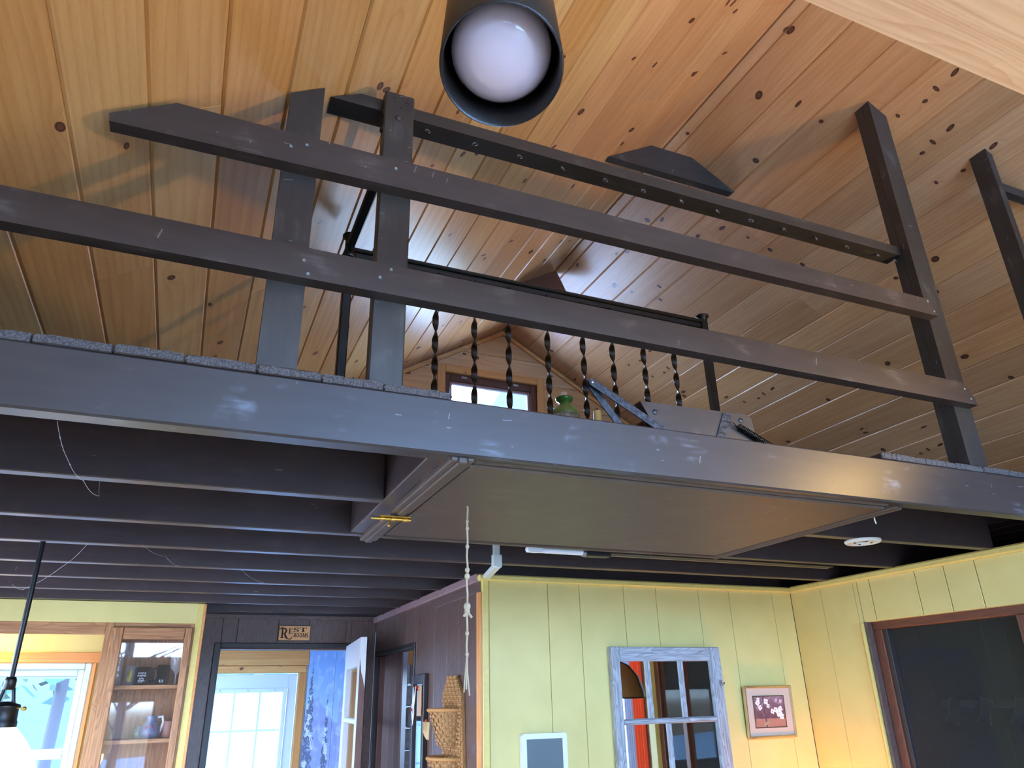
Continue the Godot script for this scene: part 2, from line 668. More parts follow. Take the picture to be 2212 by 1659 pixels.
func shell() -> void:
	# floor of the great room and of the rooms under the loft
	var f := struct("floor")
	for i in 38:
		var x := -1.6 + i * 0.19
		var st := mb()
		UVO = Vector2(rng.randf() * 2.0, (i % 8) * 0.1875)
		bx(st, Vector3(x, -0.13, -7.2), Vector3(x + 0.1885, -0.10, FRONT_Z), 0.002, 2)
		part("plank", st, M.floor, f)
	UVO = Vector2.ZERO
	# outer walls
	var wl := struct("wall_left")
	slab_wall(wl, "panel", M.plaster, 0, -1.62, 0.12, -5.2, FRONT_Z, -0.13, 2.2, [[-4.3, -2.3, 0.6, 1.9]])
	var lw := struct("added_window_8")  # unseen window, added to light the hall and the soffit
	var ls := mb()
	for q in [[-4.3, -4.25, 0.6, 1.9], [-3.325, -3.275, 0.65, 1.85], [-2.35, -2.3, 0.6, 1.9], [-4.25, -2.35, 0.6, 0.65], [-4.25, -2.35, 1.85, 1.9]]:
		bx(ls, Vector3(-1.6, q[2], q[0]), Vector3(-1.52, q[3], q[1]), 0.003)
	part("window_frame", ls, M.vinyl, lw)
	for q in [[-4.26, -3.32], [-3.28, -2.34]]:
		ls = mb()
		bx(ls, Vector3(-1.56, 0.64, q[0]), Vector3(-1.556, 1.86, q[1]))
		part("pane", ls, M.glass, lw)
	var wr := struct("wall_far_right")
	slab_wall(wr, "panel", M.plaster, 0, 5.5, 0.12, -5.6, FRONT_Z, -0.13, 2.24, [[2.2, 3.2, 0.6, 2.0]])
	var wf := struct("wall_front")
	slab_wall(wf, "panel", M.plaster, 2, FRONT_Z + 0.12, 0.12, -1.62, 5.62, -0.13, 2.25, [[-1.3, -0.2, 0.6, 1.66], [0.5, 2.7, 0.05, 2.0]])
	var st := mb()
	var g := [[-1.62, 2.25], [0.6, 2.25], [0.6, left_roof(0.6) + 0.1], [-1.62, left_roof(-1.62) + 0.1]]
	prism(st, g.map(func(p): return Vector2(p[0], p[1])), FRONT_Z, FRONT_Z + 0.12)
	prism(st, g.map(func(p): return Vector2(2 * RIDGE_X - p[0], p[1])), FRONT_Z, FRONT_Z + 0.12)
	prism(st, [Vector2(0.6, 3.35), Vector2(3.48, 3.35), Vector2(3.48, left_roof(0.6) + 0.1), Vector2(RIDGE_X, RIDGE_Y + 0.1), Vector2(0.6, left_roof(0.6) + 0.1)], FRONT_Z, FRONT_Z + 0.12)
	bx(st, Vector3(0.6, 2.25, FRONT_Z), Vector3(3.48, 2.36, FRONT_Z + 0.12))
	part("gable", st, M.plaster, wf)
	front_window("window_3", -1.3, -0.2, 0.6, 1.66, 1)
	front_window("window_4", 0.5, 2.7, 0.05, 2.0, 3)
	var sw := struct("window_5")
	st = mb()
	bx(st, Vector3(5.51, 0.6, 2.2), Vector3(5.6, 2.0, 2.25), 0.003, 1)
	bx(st, Vector3(5.51, 0.6, 3.15), Vector3(5.6, 2.0, 3.2), 0.003, 1)
	bx(st, Vector3(5.51, 0.6, 2.25), Vector3(5.6, 0.65, 3.15), 0.003, 2)
	bx(st, Vector3(5.51, 1.95, 2.25), Vector3(5.6, 2.0, 3.15), 0.003, 2)
	part("window_frame", st, M.vinyl, sw)
	st = mb()
	bx(st, Vector3(5.55, 0.63, 2.23), Vector3(5.555, 1.97, 3.17))
	part("pane", st, M.glass, sw)
	front_window("window_6", 0.6, 3.48, 2.36, 3.35, 4)
	# wall at the back of the loft, of level boards, with its window
	var gable := struct("wall_gable")
	var wx0 := 1.555
	var wx1 := 2.335
	var wy0 := 2.72
	var wy1 := 3.835
	var y := 2.16
	var k := 0
	while y < RIDGE_Y:
		var t := minf(y + 0.1875, RIDGE_Y)
		var a0 := maxf(RIDGE_X - (RIDGE_Y - y) / SLOPE, -1.5)
		var a1 := maxf(RIDGE_X - (RIDGE_Y - t) / SLOPE, -1.5)
		var b0 := 2 * RIDGE_X - a0
		var b1 := 2 * RIDGE_X - a1
		var runs := []
		if t > wy0 and y < wy1:
			runs.append([Vector2(a0, y), Vector2(minf(wx0, wx0), y), Vector2(wx0, t), Vector2(a1, t)])
			runs.append([Vector2(wx1, y), Vector2(b0, y), Vector2(b1, t), Vector2(wx1, t)])
			if t > wy1:
				runs.append([Vector2(wx0, wy1), Vector2(wx1, wy1), Vector2(wx1, t), Vector2(wx0, t)])
			if y < wy0:
				runs.append([Vector2(wx0, y), Vector2(wx1, y), Vector2(wx1, wy0), Vector2(wx0, wy0)])
		elif a1 >= RIDGE_X - 0.001:
			runs.append([Vector2(a0, y), Vector2(b0, y), Vector2(RIDGE_X, t)])
		else:
			runs.append([Vector2(a0, y), Vector2(b0, y), Vector2(b1, t), Vector2(a1, t)])
		for r in runs:
			var s := mb()
			UVO = Vector2(rng.randf() * 2.4, -y + (k % 8) * 0.1875)
			var gap: Array = []
			for p in r:
				gap.append(p + Vector2(0, 0.0015 if absf(p.y - y) < 0.001 else -0.0015))
			prism(s, gap, GABLE_Z - 0.06, GABLE_Z - rng.randf() * 0.002)
			part("board", s, M["knotty%d" % (k % 3)], gable)
		y = t
		k += 1
	UVO = Vector2.ZERO
	var w := struct("window_1")
	var s1 := mb()
	frame(s1, wx0 - 0.055, wx1 + 0.055, wy0 - 0.055, wy1 + 0.06, 0.062, GABLE_Z, GABLE_Z + 0.02, 0.004)
	part("casing", s1, M.casing, w)
	var s2 := mb()
	frame(s2, wx0, wx1, wy0, wy1, 0.055, GABLE_Z - 0.055, GABLE_Z - 0.01, 0.004)
	part("sash", s2, M.sash_brown, w)
	var s3 := mb()
	frame(s3, wx0 + 0.055, wx1 - 0.055, wy0 + 0.055, wy1 - 0.055, 0.02, GABLE_Z - 0.06, GABLE_Z - 0.03, 0.003)
	part("glazing_bead", s3, mat(Color(0.62, 0.46, 0.40), 0.5), w)
	var s4 := mb()
	bx(s4, Vector3(wx0 + 0.05, wy0 + 0.05, GABLE_Z - 0.048), Vector3(wx1 - 0.05, wy1 - 0.05, GABLE_Z - 0.044))
	part("pane", s4, M.glass, w)
	for cx in [1.72, 2.15]:
		var c := mb()
		bx(c, Vector3(cx - 0.025, wy1 - 0.035, GABLE_Z - 0.012), Vector3(cx + 0.025, wy1 - 0.012, GABLE_Z - 0.002), 0.003)
		part("clip", c, M.steel, w)
	# strips in the corner between gable and roof
	for side in [-1, 1]:
		var tr := struct("trim_1" if side < 0 else "trim_2")
		var ts := mb()
		var e: Array = [Vector2(RIDGE_X, RIDGE_Y - 0.01), Vector2(RIDGE_X + side * 2.6, RIDGE_Y - 0.01 - 2.6 * SLOPE), Vector2(RIDGE_X + side * 2.6, RIDGE_Y - 0.042 - 2.6 * SLOPE), Vector2(RIDGE_X, RIDGE_Y - 0.042)]
		prism(ts, e, GABLE_Z, GABLE_Z + 0.018)
		part("strip", ts, M.casing, tr)


# four mitred-looking bars round an opening
func frame(st: SurfaceTool, x0: float, x1: float, y0: float, y1: float, w: float, z0: float, z1: float, ch := 0.003) -> void:
	bx(st, Vector3(x0, y0, z0), Vector3(x0 + w, y1, z1), ch)
	bx(st, Vector3(x1 - w, y0, z0), Vector3(x1, y1, z1), ch)
	bx(st, Vector3(x0 + w, y1 - w, z0), Vector3(x1 - w, y1, z1), ch)
	bx(st, Vector3(x0 + w, y0, z0), Vector3(x1 - w, y0 + w, z1), ch)


func front_window(called: String, x0: float, x1: float, y0: float, y1: float, cols: int) -> void:
	var w := struct(called)
	var st := mb()
	frame(st, x0, x1, y0, y1, 0.05, FRONT_Z + 0.02, FRONT_Z + 0.09)
	part("window_frame", st, M.sash_brown, w)
	var step := (x1 - x0) / cols
	for i in range(1, cols):
		var s := mb()
		bx(s, Vector3(x0 + i * step - 0.02, y0, FRONT_Z + 0.03), Vector3(x0 + i * step + 0.02, y1, FRONT_Z + 0.08), 0.003)
		part("mullion", s, M.sash_brown, w)
	for i in cols:
		var s := mb()
		bx(s, Vector3(x0 + i * step + 0.01, y0 + 0.03, FRONT_Z + 0.05), Vector3(x0 + (i + 1) * step - 0.01, y1 - 0.03, FRONT_Z + 0.055))
		part("pane", s, M.glass, w)


func roof() -> void:
	var c := struct("ceiling")
	var w := 0.162
	var ca := 1.0 / sqrt(1.0 + SLOPE * SLOPE)
	var sa := SLOPE * ca
	rng.seed = 77
	var edges := []
	for k in range(-10, 13):
		edges.append(maxf(0.067 + w * k, -1.56))
	edges.append(RIDGE_X)
	var n := 0
	for side in 2:
		var es := edges if side == 0 else []
		if side == 1:
			es = [RIDGE_X]
			for k in 23:
				es.append(minf(2.092 + w * k, 5.62))
		for i in es.size() - 1:
			var x0: float = es[i]
			var x1: float = es[i + 1]
			if x1 - x0 < 0.005:
				continue
			var z := GABLE_Z - 0.02
			while z < FRONT_Z:
				var len := rng.randf_range(1.8, 4.4)
				if z + len > FRONT_Z - 0.8:
					len = FRONT_Z + 0.02 - z
				O = Vector3.ZERO
				UVO = Vector2(rng.randf() * 2.4, rng.randi_range(0, 7) * 0.1875 + 0.001)
				var width := (x1 - x0) / ca
				var pm := plank(width - 0.0006, len - 0.0006, 0.0062)
				var b: Basis
				var at: Vector3
				if side == 0:
					b = Basis(Vector3(ca, sa, 0), Vector3(-sa, ca, 0), Vector3.BACK)
					at = Vector3(x0, left_roof(x0), z)
				else:
					b = Basis(Vector3(ca, -sa, 0), Vector3(sa, ca, 0), Vector3.BACK)
					at = Vector3(x0, right_roof(x0), z)
				var lift := rng.randf_range(0.0, 0.0012)
				part_mesh("plank", pm, M[("pine%d" if side == 0 and x0 < 1.2 else "knotty%d") % rng.randi_range(0, 2)], c, Transform3D(b, at + b.y * lift))
				z += len
				n += 1
	UVO = Vector2.ZERO
	var deck := mb()
	for s in [-1, 1]:
		var e := [Vector2(RIDGE_X, RIDGE_Y + 0.022), Vector2(RIDGE_X + s * 3.8, RIDGE_Y + 0.022 - 3.8 * SLOPE), Vector2(RIDGE_X + s * 3.8, RIDGE_Y + 0.14 - 3.8 * SLOPE), Vector2(RIDGE_X, RIDGE_Y + 0.14)]
		prism(deck, e, GABLE_Z - 0.3, FRONT_Z + 0.4)
	part("roof_deck", deck, M.deck, c)
	# dark collar board under the ridge
	O = Vector3(2.03, 4.03, -2.48)
	var cs := mb()
	prism(cs, [Vector2(1.640, 4.035), Vector2(1.66, 4.046), Vector2(1.915, 4.195), Vector2(2.165, 4.195), Vector2(2.425, 4.045), Vector2(2.41, 4.035)], -2.5, -2.46)
	single("collar_tie", cs, M.post, "short dark painted collar board with slanting ends, right under the ridge of the pine ceiling", "collar tie")
	O = Vector3(1.95, 3.98, -3.86)
	var cb := mb()
	prism(cb, [Vector2(1.74, 4.09), Vector2(2.022, 4.258), Vector2(2.045, 4.258), Vector2(2.135, 4.06), Vector2(2.135, 3.98), Vector2(1.74, 3.98)], -3.88, -3.84, 2, 0)
	single("collar_block", cb, M.redwood, "brown wooden gusset wedged under the ridge, above the black iron railing", "gusset")


func loft_floor() -> void:
	O = Vector3.ZERO
	rng.seed = 5
	# the joists, running from side to side
	var joist_z := [-2.107, -2.609, -3.044, -3.485, -3.901, -4.319, -4.749, -5.17]
	var words := ["first dark joist behind the loft beam, left of the hatch", "second dark joist behind the loft beam, along the far edge of the hatch", "third dark joist behind the loft beam, carrying the pendant lamp", "fourth dark joist behind the loft beam, just beyond the top of the yellow back wall", "fifth dark joist behind the loft beam, level with the basket wall", "sixth dark joist behind the loft beam", "seventh dark joist behind the loft beam, in front of the kitchen soffit", "last and farthest dark joist, over the rest room door"]
	for i in joist_z.size():
		var z: float = joist_z[i]
		O = Vector3(2.0, LOW, z)
		UVO = Vector2(i * 0.37, i * 0.11)
		var st := mb()
		bx(st, Vector3(-1.5, LOW, z - 0.042), Vector3(0.50 if i == 0 else 5.5, FLOOR_Y, z), 0.003, 0)
		single("ceiling_joist", st, M.joist, words[i], "joist", "joists under the loft")
	O = Vector3(2.7, LOW, -2.107)
	var js := mb()
	bx(js, Vector3(2.12, LOW, -2.149), Vector3(3.2, FLOOR_Y, -2.107), 0.003, 0)
	single("ceiling_joist", js, M.joist, "short dark joist right of the hatch, behind the white ceiling ring", "joist", "joists under the loft")
	# the beam along the loft edge
	O = Vector3(2.0, LOW, BEAM_Z - 0.028)
	UVO = Vector2(0.3, 0.04)
	var bs := mb()
	bx(bs, Vector3(-1.56, LOW, BEAM_Z - 0.056), Vector3(5.56, FLOOR_Y, BEAM_Z), 0.005, 0)
	single("loft_beam", bs, M.beam, "long scuffed dark beam along the front edge of the loft floor", "beam")
	UVO = Vector2.ZERO
	# headers at the sides of the hatch
	for sd in 2:
		O = Vector3(0.53 if sd == 0 else 2.12, LOW, -2.1)
		var hs := mb()
		if sd == 0:
			bx(hs, Vector3(0.502, LOW + 0.004, -2.609), Vector3(0.548, FLOOR_Y, BEAM_Z - 0.056), 0.003, 2)
		else:
			bx(hs, Vector3(2.105, LOW + 0.004, -2.609), Vector3(2.145, FLOOR_Y, BEAM_Z - 0.056), 0.003, 2)
		single("header", hs, M.joist, "dark header board at the left end of the ceiling hatch, by the brass bolt" if sd == 0 else "dark header board at the right end of the ceiling hatch", "header")
	# the tongue-and-groove boards on top
	var fl := struct("floor")
	var xs := [-1.5, -1.37, -1.23, -1.085, -0.945, -0.80, -0.66, -0.515, -0.37, -0.219, -0.077, 0.075, 0.221, 0.371, 0.543]
	var xr := [2.029, 2.097, 2.237, 2.384, 2.525, 2.662, 2.80, 2.95, 3.09, 3.24, 3.38, 3.52, 3.67, 3.81, 3.95, 4.10, 4.24, 4.38, 4.53, 4.67, 4.81, 4.96, 5.10, 5.25, 5.40, 5.5]
	var all := []
	for i in xs.size() - 1:
		all.append([xs[i], xs[i + 1], BEAM_Z])
	for i in xr.size() - 1:
		all.append([xr[i], xr[i + 1], BEAM_Z])
	var x := 0.543
	while x < 2.0:
		all.append([x, minf(x + 0.1486, 2.029), -2.43])
		x += 0.1486
	for e in all:
		var s := mb()
		UVO = Vector2(rng.randf() * 2.0, rng.randf())
		var front: float = e[2] + rng.randf_range(-0.006, 0.004)
		bx(s, Vector3(e[0] + 0.001, FLOOR_Y, -5.5), Vector3(e[1] - 0.001, FLOOR_Y + 0.021 + rng.randf_range(-0.0015, 0.0015), front), 0.003, 2)
		var pl := part("plank", s, M.loft_board, fl)
		if e[2] == BEAM_Z:
			# rough painted end grain, with the tongue showing at the joint
			var t := mb()
			var g := FLOOR_Y + 0.010
			var n := 6
			for j in n:
				var u0: float = lerpf(e[0] + 0.003, e[1] - 0.003, float(j) / n)
				var u1: float = lerpf(e[0] + 0.003, e[1] - 0.003, float(j + 1) / n)
				bx(t, Vector3(u0, FLOOR_Y + 0.001, front), Vector3(u1, FLOOR_Y + 0.019 + rng.randf_range(-0.001, 0.0035), front + rng.randf_range(0.0005, 0.003)), 0.001, 0)
			bx(t, Vector3(e[1] - 0.001, g - 0.003, front - 0.004), Vector3(e[1] + 0.005, g + 0.003, front), 0.001, 0)
			part("board_end", t, M.board_end, pl)
	UVO = Vector2.ZERO


func tree(at: Vector3, h: float, label: String, sd: int, leafy: bool) -> void:
	var t := thing("tree", label, "tree", at, "bare trees around the cabin")
	rng.seed = sd
	var st := mb()
	tube(st, [at, at + Vector3(0.05, h * 0.35, 0.02), at + Vector3(-0.03, h * 0.7, 0.05), at + Vector3(0.02, h, 0)], h * 0.016, 7)
	part("trunk", st, M.bark, t)
	var br := mb()
	for i in 26:
		var a := rng.randf() * TAU
		var y := h * rng.randf_range(0.25, 0.95)
		var l := h * rng.randf_range(0.12, 0.3) * (1.1 - y / h)
		var p := at + Vector3(0, y, 0)
		var q := p + Vector3(cos(a) * l, l * 0.55, sin(a) * l)
		tube(br, [p, (p + q) * 0.5 + Vector3(0, l * 0.05, 0), q], h * 0.0035, 5)
		for j in 3:
			var b := a + rng.randf_range(-1.0, 1.0)
			var m := p.lerp(q, rng.randf_range(0.4, 0.9))
			tube(br, [m, m + Vector3(cos(b), 0.5, sin(b)) * l * 0.45], h * 0.0017, 4)
	part("branch", br, M.bark, t).set_meta("kind", "stuff")
	if leafy:
		var lf := mb()
		for i in 420:
			var a := rng.randf() * TAU
			var y := h * rng.randf_range(0.2, 1.0)
			var rad := h * 0.2 * (1.08 - y / h) * sqrt(rng.randf())
			var c := at + Vector3(cos(a) * rad, y, sin(a) * rad)
			var d := Vector3(rng.randf_range(-1, 1), rng.randf_range(-0.4, 0.4), rng.randf_range(-1, 1)).normalized() * h * 0.03
			var e := Vector3(rng.randf_range(-1, 1), -0.7, rng.randf_range(-1, 1)).normalized() * h * 0.02
			poly(lf, [c - d, c + e, c + d, c - e * 0.6], Vector3.UP)
		part("foliage", lf, M.needle, t).set_meta("kind", "stuff")


func ground_and_yard() -> void:
	M.bark = mat(Color(0.30, 0.27, 0.26), 0.9)
	M.needle = mat(Color(0.24, 0.33, 0.24), 0.8)
	O = Vector3.ZERO
	var gr := struct("ground")
	var st := mb()
	var hill := mb()
	var n := 24
	var ht := func(x: float, z: float) -> float:
		var y := -0.45
		if z < -14.0:
			y += (-14.0 - z) * 0.16
		return y + sin(x * 0.5) * 0.12 + cos(z * 0.4) * 0.12
	for i in n:
		for j in n:
			var x0 := -30.0 + i * 2.7
			var z0 := -36.0 + j * 2.7
			var a := Vector3(x0, ht.call(x0, z0), z0)
			var b := Vector3(x0 + 2.7, ht.call(x0 + 2.7, z0), z0)
			var c := Vector3(x0 + 2.7, ht.call(x0 + 2.7, z0 + 2.7), z0 + 2.7)
			var d := Vector3(x0, ht.call(x0, z0 + 2.7), z0 + 2.7)
			poly(hill if z0 < -11.0 else st, [a, b, c], Vector3.UP)
			poly(hill if z0 < -11.0 else st, [a, c, d], Vector3.UP)
	part("hillside", hill, tri_mat(Color.WHITE, 0.95, blotch_image(33, Color(0.30, 0.31, 0.32), Color(0.17, 0.18, 0.18), 0.05), 0.4), gr)
	part("yard", st, tri_mat(Color.WHITE, 0.95, blotch_image(31, Color(0.80, 0.79, 0.76), Color(0.55, 0.53, 0.48), 0.03), 0.3), gr)
	var where := [[-3.4, -13.0, 5.5, false, "bare tree on the slope behind the kitchen window"], [-5.4, -17.0, 7.0, true, "green conifer on the slope, seen through the kitchen window"], [-2.2, -19.0, 7.5, true, "tall green conifer farther up the slope behind the kitchen"], [-1.0, 9.0, 6.0, false, "bare tree in the front yard, mirrored in the cabinet glass"], [0.6, 11.5, 7.0, false, "bare tree farther out in the front yard"], [10.5, 3.5, 6.0, true, "green conifer outside the right side window, mirrored in the sash mirror"], [2.6, 14.0, 8.0, true, "tall conifer beyond the front gable glazing"], [1.0, -13.5, 8.5, true, "tall conifer behind the loft window"]]
	var k := 0
	for w in where:
		tree(Vector3(w[0], ht.call(w[0], w[1]) - 0.05, w[1]), w[2], w[4], 40 + k, w[3])
		k += 1
	# neighbouring roof seen through the loft window
	var sh := thing("shed", "grey-blue shed with a slanting roof, seen through the loft window", "shed", Vector3(5.2, -0.4, -12.5))
	var s1 := mb()
	bx(s1, Vector3(4.0, -0.4, -14.5), Vector3(7.4, 4.6, -11.5))
	part("wall", s1, mat(Color(0.34, 0.38, 0.44), 0.8), sh)
	var s2 := mb()
	prism(s2, [Vector2(3.6, 4.6), Vector2(7.8, 4.6), Vector2(5.2, 7.6)], -14.8, -11.2)
	part("roof", s2, mat(Color(0.36, 0.41, 0.48), 0.7), sh)


func screws(parent: Node, spots: Array, z: float) -> void:
	for p in spots:
		var s := mb()
		var xf := turned(Vector3(p[0], p[1], z), Vector3.BACK)
		lathe(s, [Vector2(0.0046, 0.0), Vector2(0.0044, 0.0014), Vector2(0.0028, 0.0018), Vector2(0.0018, 0.0004), Vector2(0.0001, 0.0004)], 12, xf)
		part("screw", s, M.screw, parent)


func railing() -> void:
	# two flat rails
	var t := thing("loft_rail", "lower dark wooden rail across the loft posts, with its right end cut off slantwise", "rail", Vector3(0.8, 2.519, BEAM_Z - 0.03), "wooden rails of the loft")
	UVO = Vector2(0.2, 0.0)
	var st := mb()
	prism(st, [Vector2(-1.5, 2.519), Vector2(2.597, 2.509), Vector2(2.563, 2.580), Vector2(2.54, 2.594), Vector2(-1.5, 2.610)], BEAM_Z - 0.040, BEAM_Z)
	part("board", st, M.rail, t)
	screws(t, [[0.152, 2.565], [0.373, 2.588], [0.345, 2.558], [2.545, 2.567], [2.565, 2.530], [0.165, 2.528]], BEAM_Z)
	t = thing("loft_rail", "upper dark wooden loft rail with its left end cut to the ceiling slope", "rail", Vector3(0.8, 2.866, BEAM_Z - 0.03), "wooden rails of the loft")
	UVO = Vector2(0.9, 0.26)
	var su := mb()
	prism(su, [Vector2(-0.331, 2.846), Vector2(0.8, 2.862), Vector2(2.515, 2.868), Vector2(2.498, 2.936), Vector2(0.8, 2.950), Vector2(-0.196, 2.951), Vector2(-0.335, 2.869)], BEAM_Z - 0.040, BEAM_Z)
	part("board", su, M.rail, t)
	screws(t, [[0.088, 2.905], [0.128, 2.922], [0.372, 2.918], [2.476, 2.925], [2.498, 2.885]], BEAM_Z)
	UVO = Vector2.ZERO
	# posts
	var zf := BEAM_Z - 0.040
	var pst := thing("loft_post", "dark wooden loft post reaching the ceiling, the wider of the two on the left", "post", Vector3(0.12, FLOOR_Y + 0.021, zf - 0.02), "posts of the loft railing")
	var s := mb()
	UVO = Vector2(0.5, 0.1)
	prism(s, [Vector2(0.073, FLOOR_Y + 0.02), Vector2(0.166, FLOOR_Y + 0.02), Vector2(0.163, left_roof(0.163) - 0.003), Vector2(0.073, left_roof(0.073) - 0.003)], zf, zf - 0.038, 2, 1)
	part("board", s, M.post, pst)
	pst = thing("loft_post", "dark loft post with a square top, bolted before the beam of screw eyes", "post", Vector3(0.385, FLOOR_Y + 0.021, zf - 0.02), "posts of the loft railing")
	s = mb()
	UVO = Vector2(0.1, 0.3)
	bx(s, Vector3(0.338, FLOOR_Y + 0.02, zf - 0.038), Vector3(0.428, 3.236, zf), 0.004, 1)
	part("board", s, M.post, pst)
	for p in [[0.365, 3.213, 0.003], [0.405, 3.203, 0.005], [0.388, 3.182, 0.003]]:
		var q := mb()
		lathe(q, [Vector2(p[2], 0.0), Vector2(p[2] * 0.9, 0.0012), Vector2(0.0001, 0.0013)], 10, turned(Vector3(p[0], p[1], zf), Vector3.BACK))
		part("nail_head", q, M.black, pst)
	s = mb()
	lathe(s, [Vector2(0.010, 0.0), Vector2(0.0088, 0.003), Vector2(0.005, 0.0052), Vector2(0.0001, 0.0058)], 16, turned(Vector3(0.380, 3.140, zf), Vector3.BACK))
	part("bolt_head", s, M.post, pst)
	for y in [3.16, 3.10]:
		s = mb()
		lathe(s, [Vector2(0.012, -0.004), Vector2(0.013, 0.0), Vector2(0.010, 0.005), Vector2(0.0001, 0.006)], 12, turned(Vector3(0.338, y, zf - 0.02), Vector3.LEFT))
		part("bolt_end", s, M.iron, pst)
	pst = thing("loft_post", "dark doubled post at the right end of the wooden rails, rising to the ceiling", "post", Vector3(2.565, FLOOR_Y + 0.021, zf - 0.03), "posts of the loft railing")
	for i in 2:
		s = mb()
		UVO = Vector2(0.7 + i, 0.2 * i)
		var z0 := zf - i * 0.0385
		prism(s, [Vector2(2.517, FLOOR_Y + 0.02), Vector2(2.612, FLOOR_Y + 0.02), Vector2(2.612, right_roof(2.612) - 0.003), Vector2(2.517, right_roof(2.517) - 0.003)], z0, z0 - 0.0375, 2, 1)
		part("board", s, M.post, pst)
	pst = thing("loft_post", "dark post beyond the doubled one, at the right edge of the picture", "post", Vector3(2.98, LOW, BEAM_Z + 0.07), "posts of the loft railing")
	s = mb()
	prism(s, [Vector2(2.962, LOW), Vector2(3.0, LOW), Vector2(3.0, right_roof(3.0) - 0.003), Vector2(2.962, right_roof(2.962) - 0.003)], -1.497, -1.572, 2, 1)
	bx(s, Vector3(2.962, LOW, -1.572), Vector3(3.0, LOW + 0.14, BEAM_Z), 0.002, 1)
	part("board", s, M.post, pst)
	O = Vector3(3.4, 3.54, -1.535)
	s = mb()
	prism(s, [Vector2(2.998, 3.585), Vector2(3.21, 3.585), Vector2(3.285, 3.541), Vector2(2.998, 3.541)], -1.52, -1.555)
	single("side_rail", s, M.post, "short grey-green rail running right from the farthest loft post", "rail")
	UVO = Vector2.ZERO
	# beam with screw eyes
	t = thing("eyelet_beam", "dark squared beam under the ceiling with a row of screw eyes along its underside", "beam", Vector3(1.3, 3.19, -1.74))
	s = mb()
	UVO = Vector2(0.0, 0.14)
	prism(s, [Vector2(0.186, 3.189), Vector2(2.516, 3.194), Vector2(2.516, 3.236), Vector2(0.275, 3.234)], -1.702, -1.772)
	part("bar", s, M.post, t)
	UVO = Vector2.ZERO
	O = Vector3.ZERO
	var eye := mb()
	var ring := []
	for i in 15:
		var a := -PI / 2 + TAU * (i / 14.0) * 0.9
		ring.append(Vector3(cos(a) * 0.0085, sin(a) * 0.0085 - 0.0095, 0))
	tube(eye, ring, 0.0017, 6)
	tube(eye, [Vector3(0, -0.002, 0), Vector3(0, 0.006, 0)], 0.0017, 6)
	var em := eye.commit()
	var xs := [0.489, 0.648, 0.804, 0.961, 1.127, 1.280, 1.441, 1.600, 1.757, 1.915, 2.077, 2.238, 2.409, 2.505]
	for i in xs.size():
		var yaw: float = [0.2, -0.3, 0.1, 0.4, -0.1, 0.0, 0.25][i % 7]
		part_mesh("screw_eye", em, M.steel, t, Transform3D(Basis.from_euler(Vector3(-0.35, yaw, 0)), Vector3(xs[i], 3.1905, -1.728) - t.position))


func iron_railing() -> void:
	var z := -2.48
	var t := thing("iron_railing", "black wrought iron railing with twisted balusters behind the hatch", "railing", Vector3(1.25, FLOOR_Y + 0.021, z))
	var st := mb()
	bx(st, Vector3(0.395, 3.182, z - 0.020), Vector3(2.099, 3.197, z + 0.020), 0.004)
	bx(st, Vector3(0.404, 3.158, z - 0.007), Vector3(2.094, 3.182, z + 0.007), 0.002)
	part("top_rail", st, M.iron, t)
	st = mb()
	bx(st, Vector3(0.404, 2.33, z - 0.013), Vector3(2.094, 2.342, z + 0.013), 0.003)
	part("bottom_rail", st, M.iron, t)
	for p in [[0.401, 3.256], [2.100, 3.224]]:
		st = mb()
		bx(st, Vector3(p[0] - 0.0175, 2.267, z - 0.0175), Vector3(p[0] + 0.0175, p[1] - 0.004, z + 0.0175), 0.004)
		var post := part("post", st, M.iron, t)
		st = mb()
		lathe(st, [Vector2(0.018, -0.032), Vector2(0.019, -0.011), Vector2(0.031, -0.007), Vector2(0.031, 0.0), Vector2(0.026, 0.004), Vector2(0.0001, 0.005)], 20, Transform3D(Basis(), Vector3(p[0], p[1], z)))
		part("cap", st, M.iron, post)
		st = mb()
		bx(st, Vector3(p[0] - 0.045, 2.266, z - 0.045), Vector3(p[0] + 0.045, 2.273, z + 0.045), 0.002)
		part("foot_plate", st, M.iron, post)
	# hand rail that comes forward along the left side
	st = mb()
	bx(st, Vector3(0.386, 3.200, z + 0.01), Vector3(0.422, 3.220, -1.775), 0.005, 2)
	part("side_rail", st, M.iron, t)
	st = mb()
	lathe(st, [Vector2(0.028, 3.150), Vector2(0.031, 3.156), Vector2(0.024, 3.175), Vector2(0.018, 3.20)], 16, Transform3D(Basis(), Vector3(0.401, 0, z)))
	part("collar", st, M.iron, t)
	# flat bars twisted along their length
	var mesh := twisted(2.34, 3.162)
	for x in [0.597, 0.761, 0.926, 1.077, 1.257, 1.428, 1.575, 1.738, 1.904]:
		part_mesh("baluster", mesh, M.iron, t, Transform3D(Basis(Vector3.UP, rng.randf() * 0.5), Vector3(x, 0, z) - t.position))


func twisted(y0: float, y1: float) -> ArrayMesh:
	var g := mb()
	var n := 110
	var hw := 0.0125
	var ht := 0.0032
	var prev := []
	for i in n + 1:
		var y := lerpf(y0, y1, float(i) / n)
		var a := (y - y0) / 0.099 * PI + 0.4
		var u := Vector3(cos(a), 0, sin(a))
		var v := Vector3(-sin(a), 0, cos(a))
		var ring := [u * hw + v * ht, -u * hw + v * ht, -u * hw - v * ht, u * hw - v * ht]
		for k in 4:
			ring[k] += Vector3(0, y, 0)
		if i:
			for k in 4:
				var m := (k + 1) % 4
				g.set_smooth_group(k)
				for w in [prev[k], ring[m], ring[k], prev[k], prev[m], ring[m]]:
					g.add_vertex(w)
		prev = ring
	g.generate_normals()
	return g.commit()


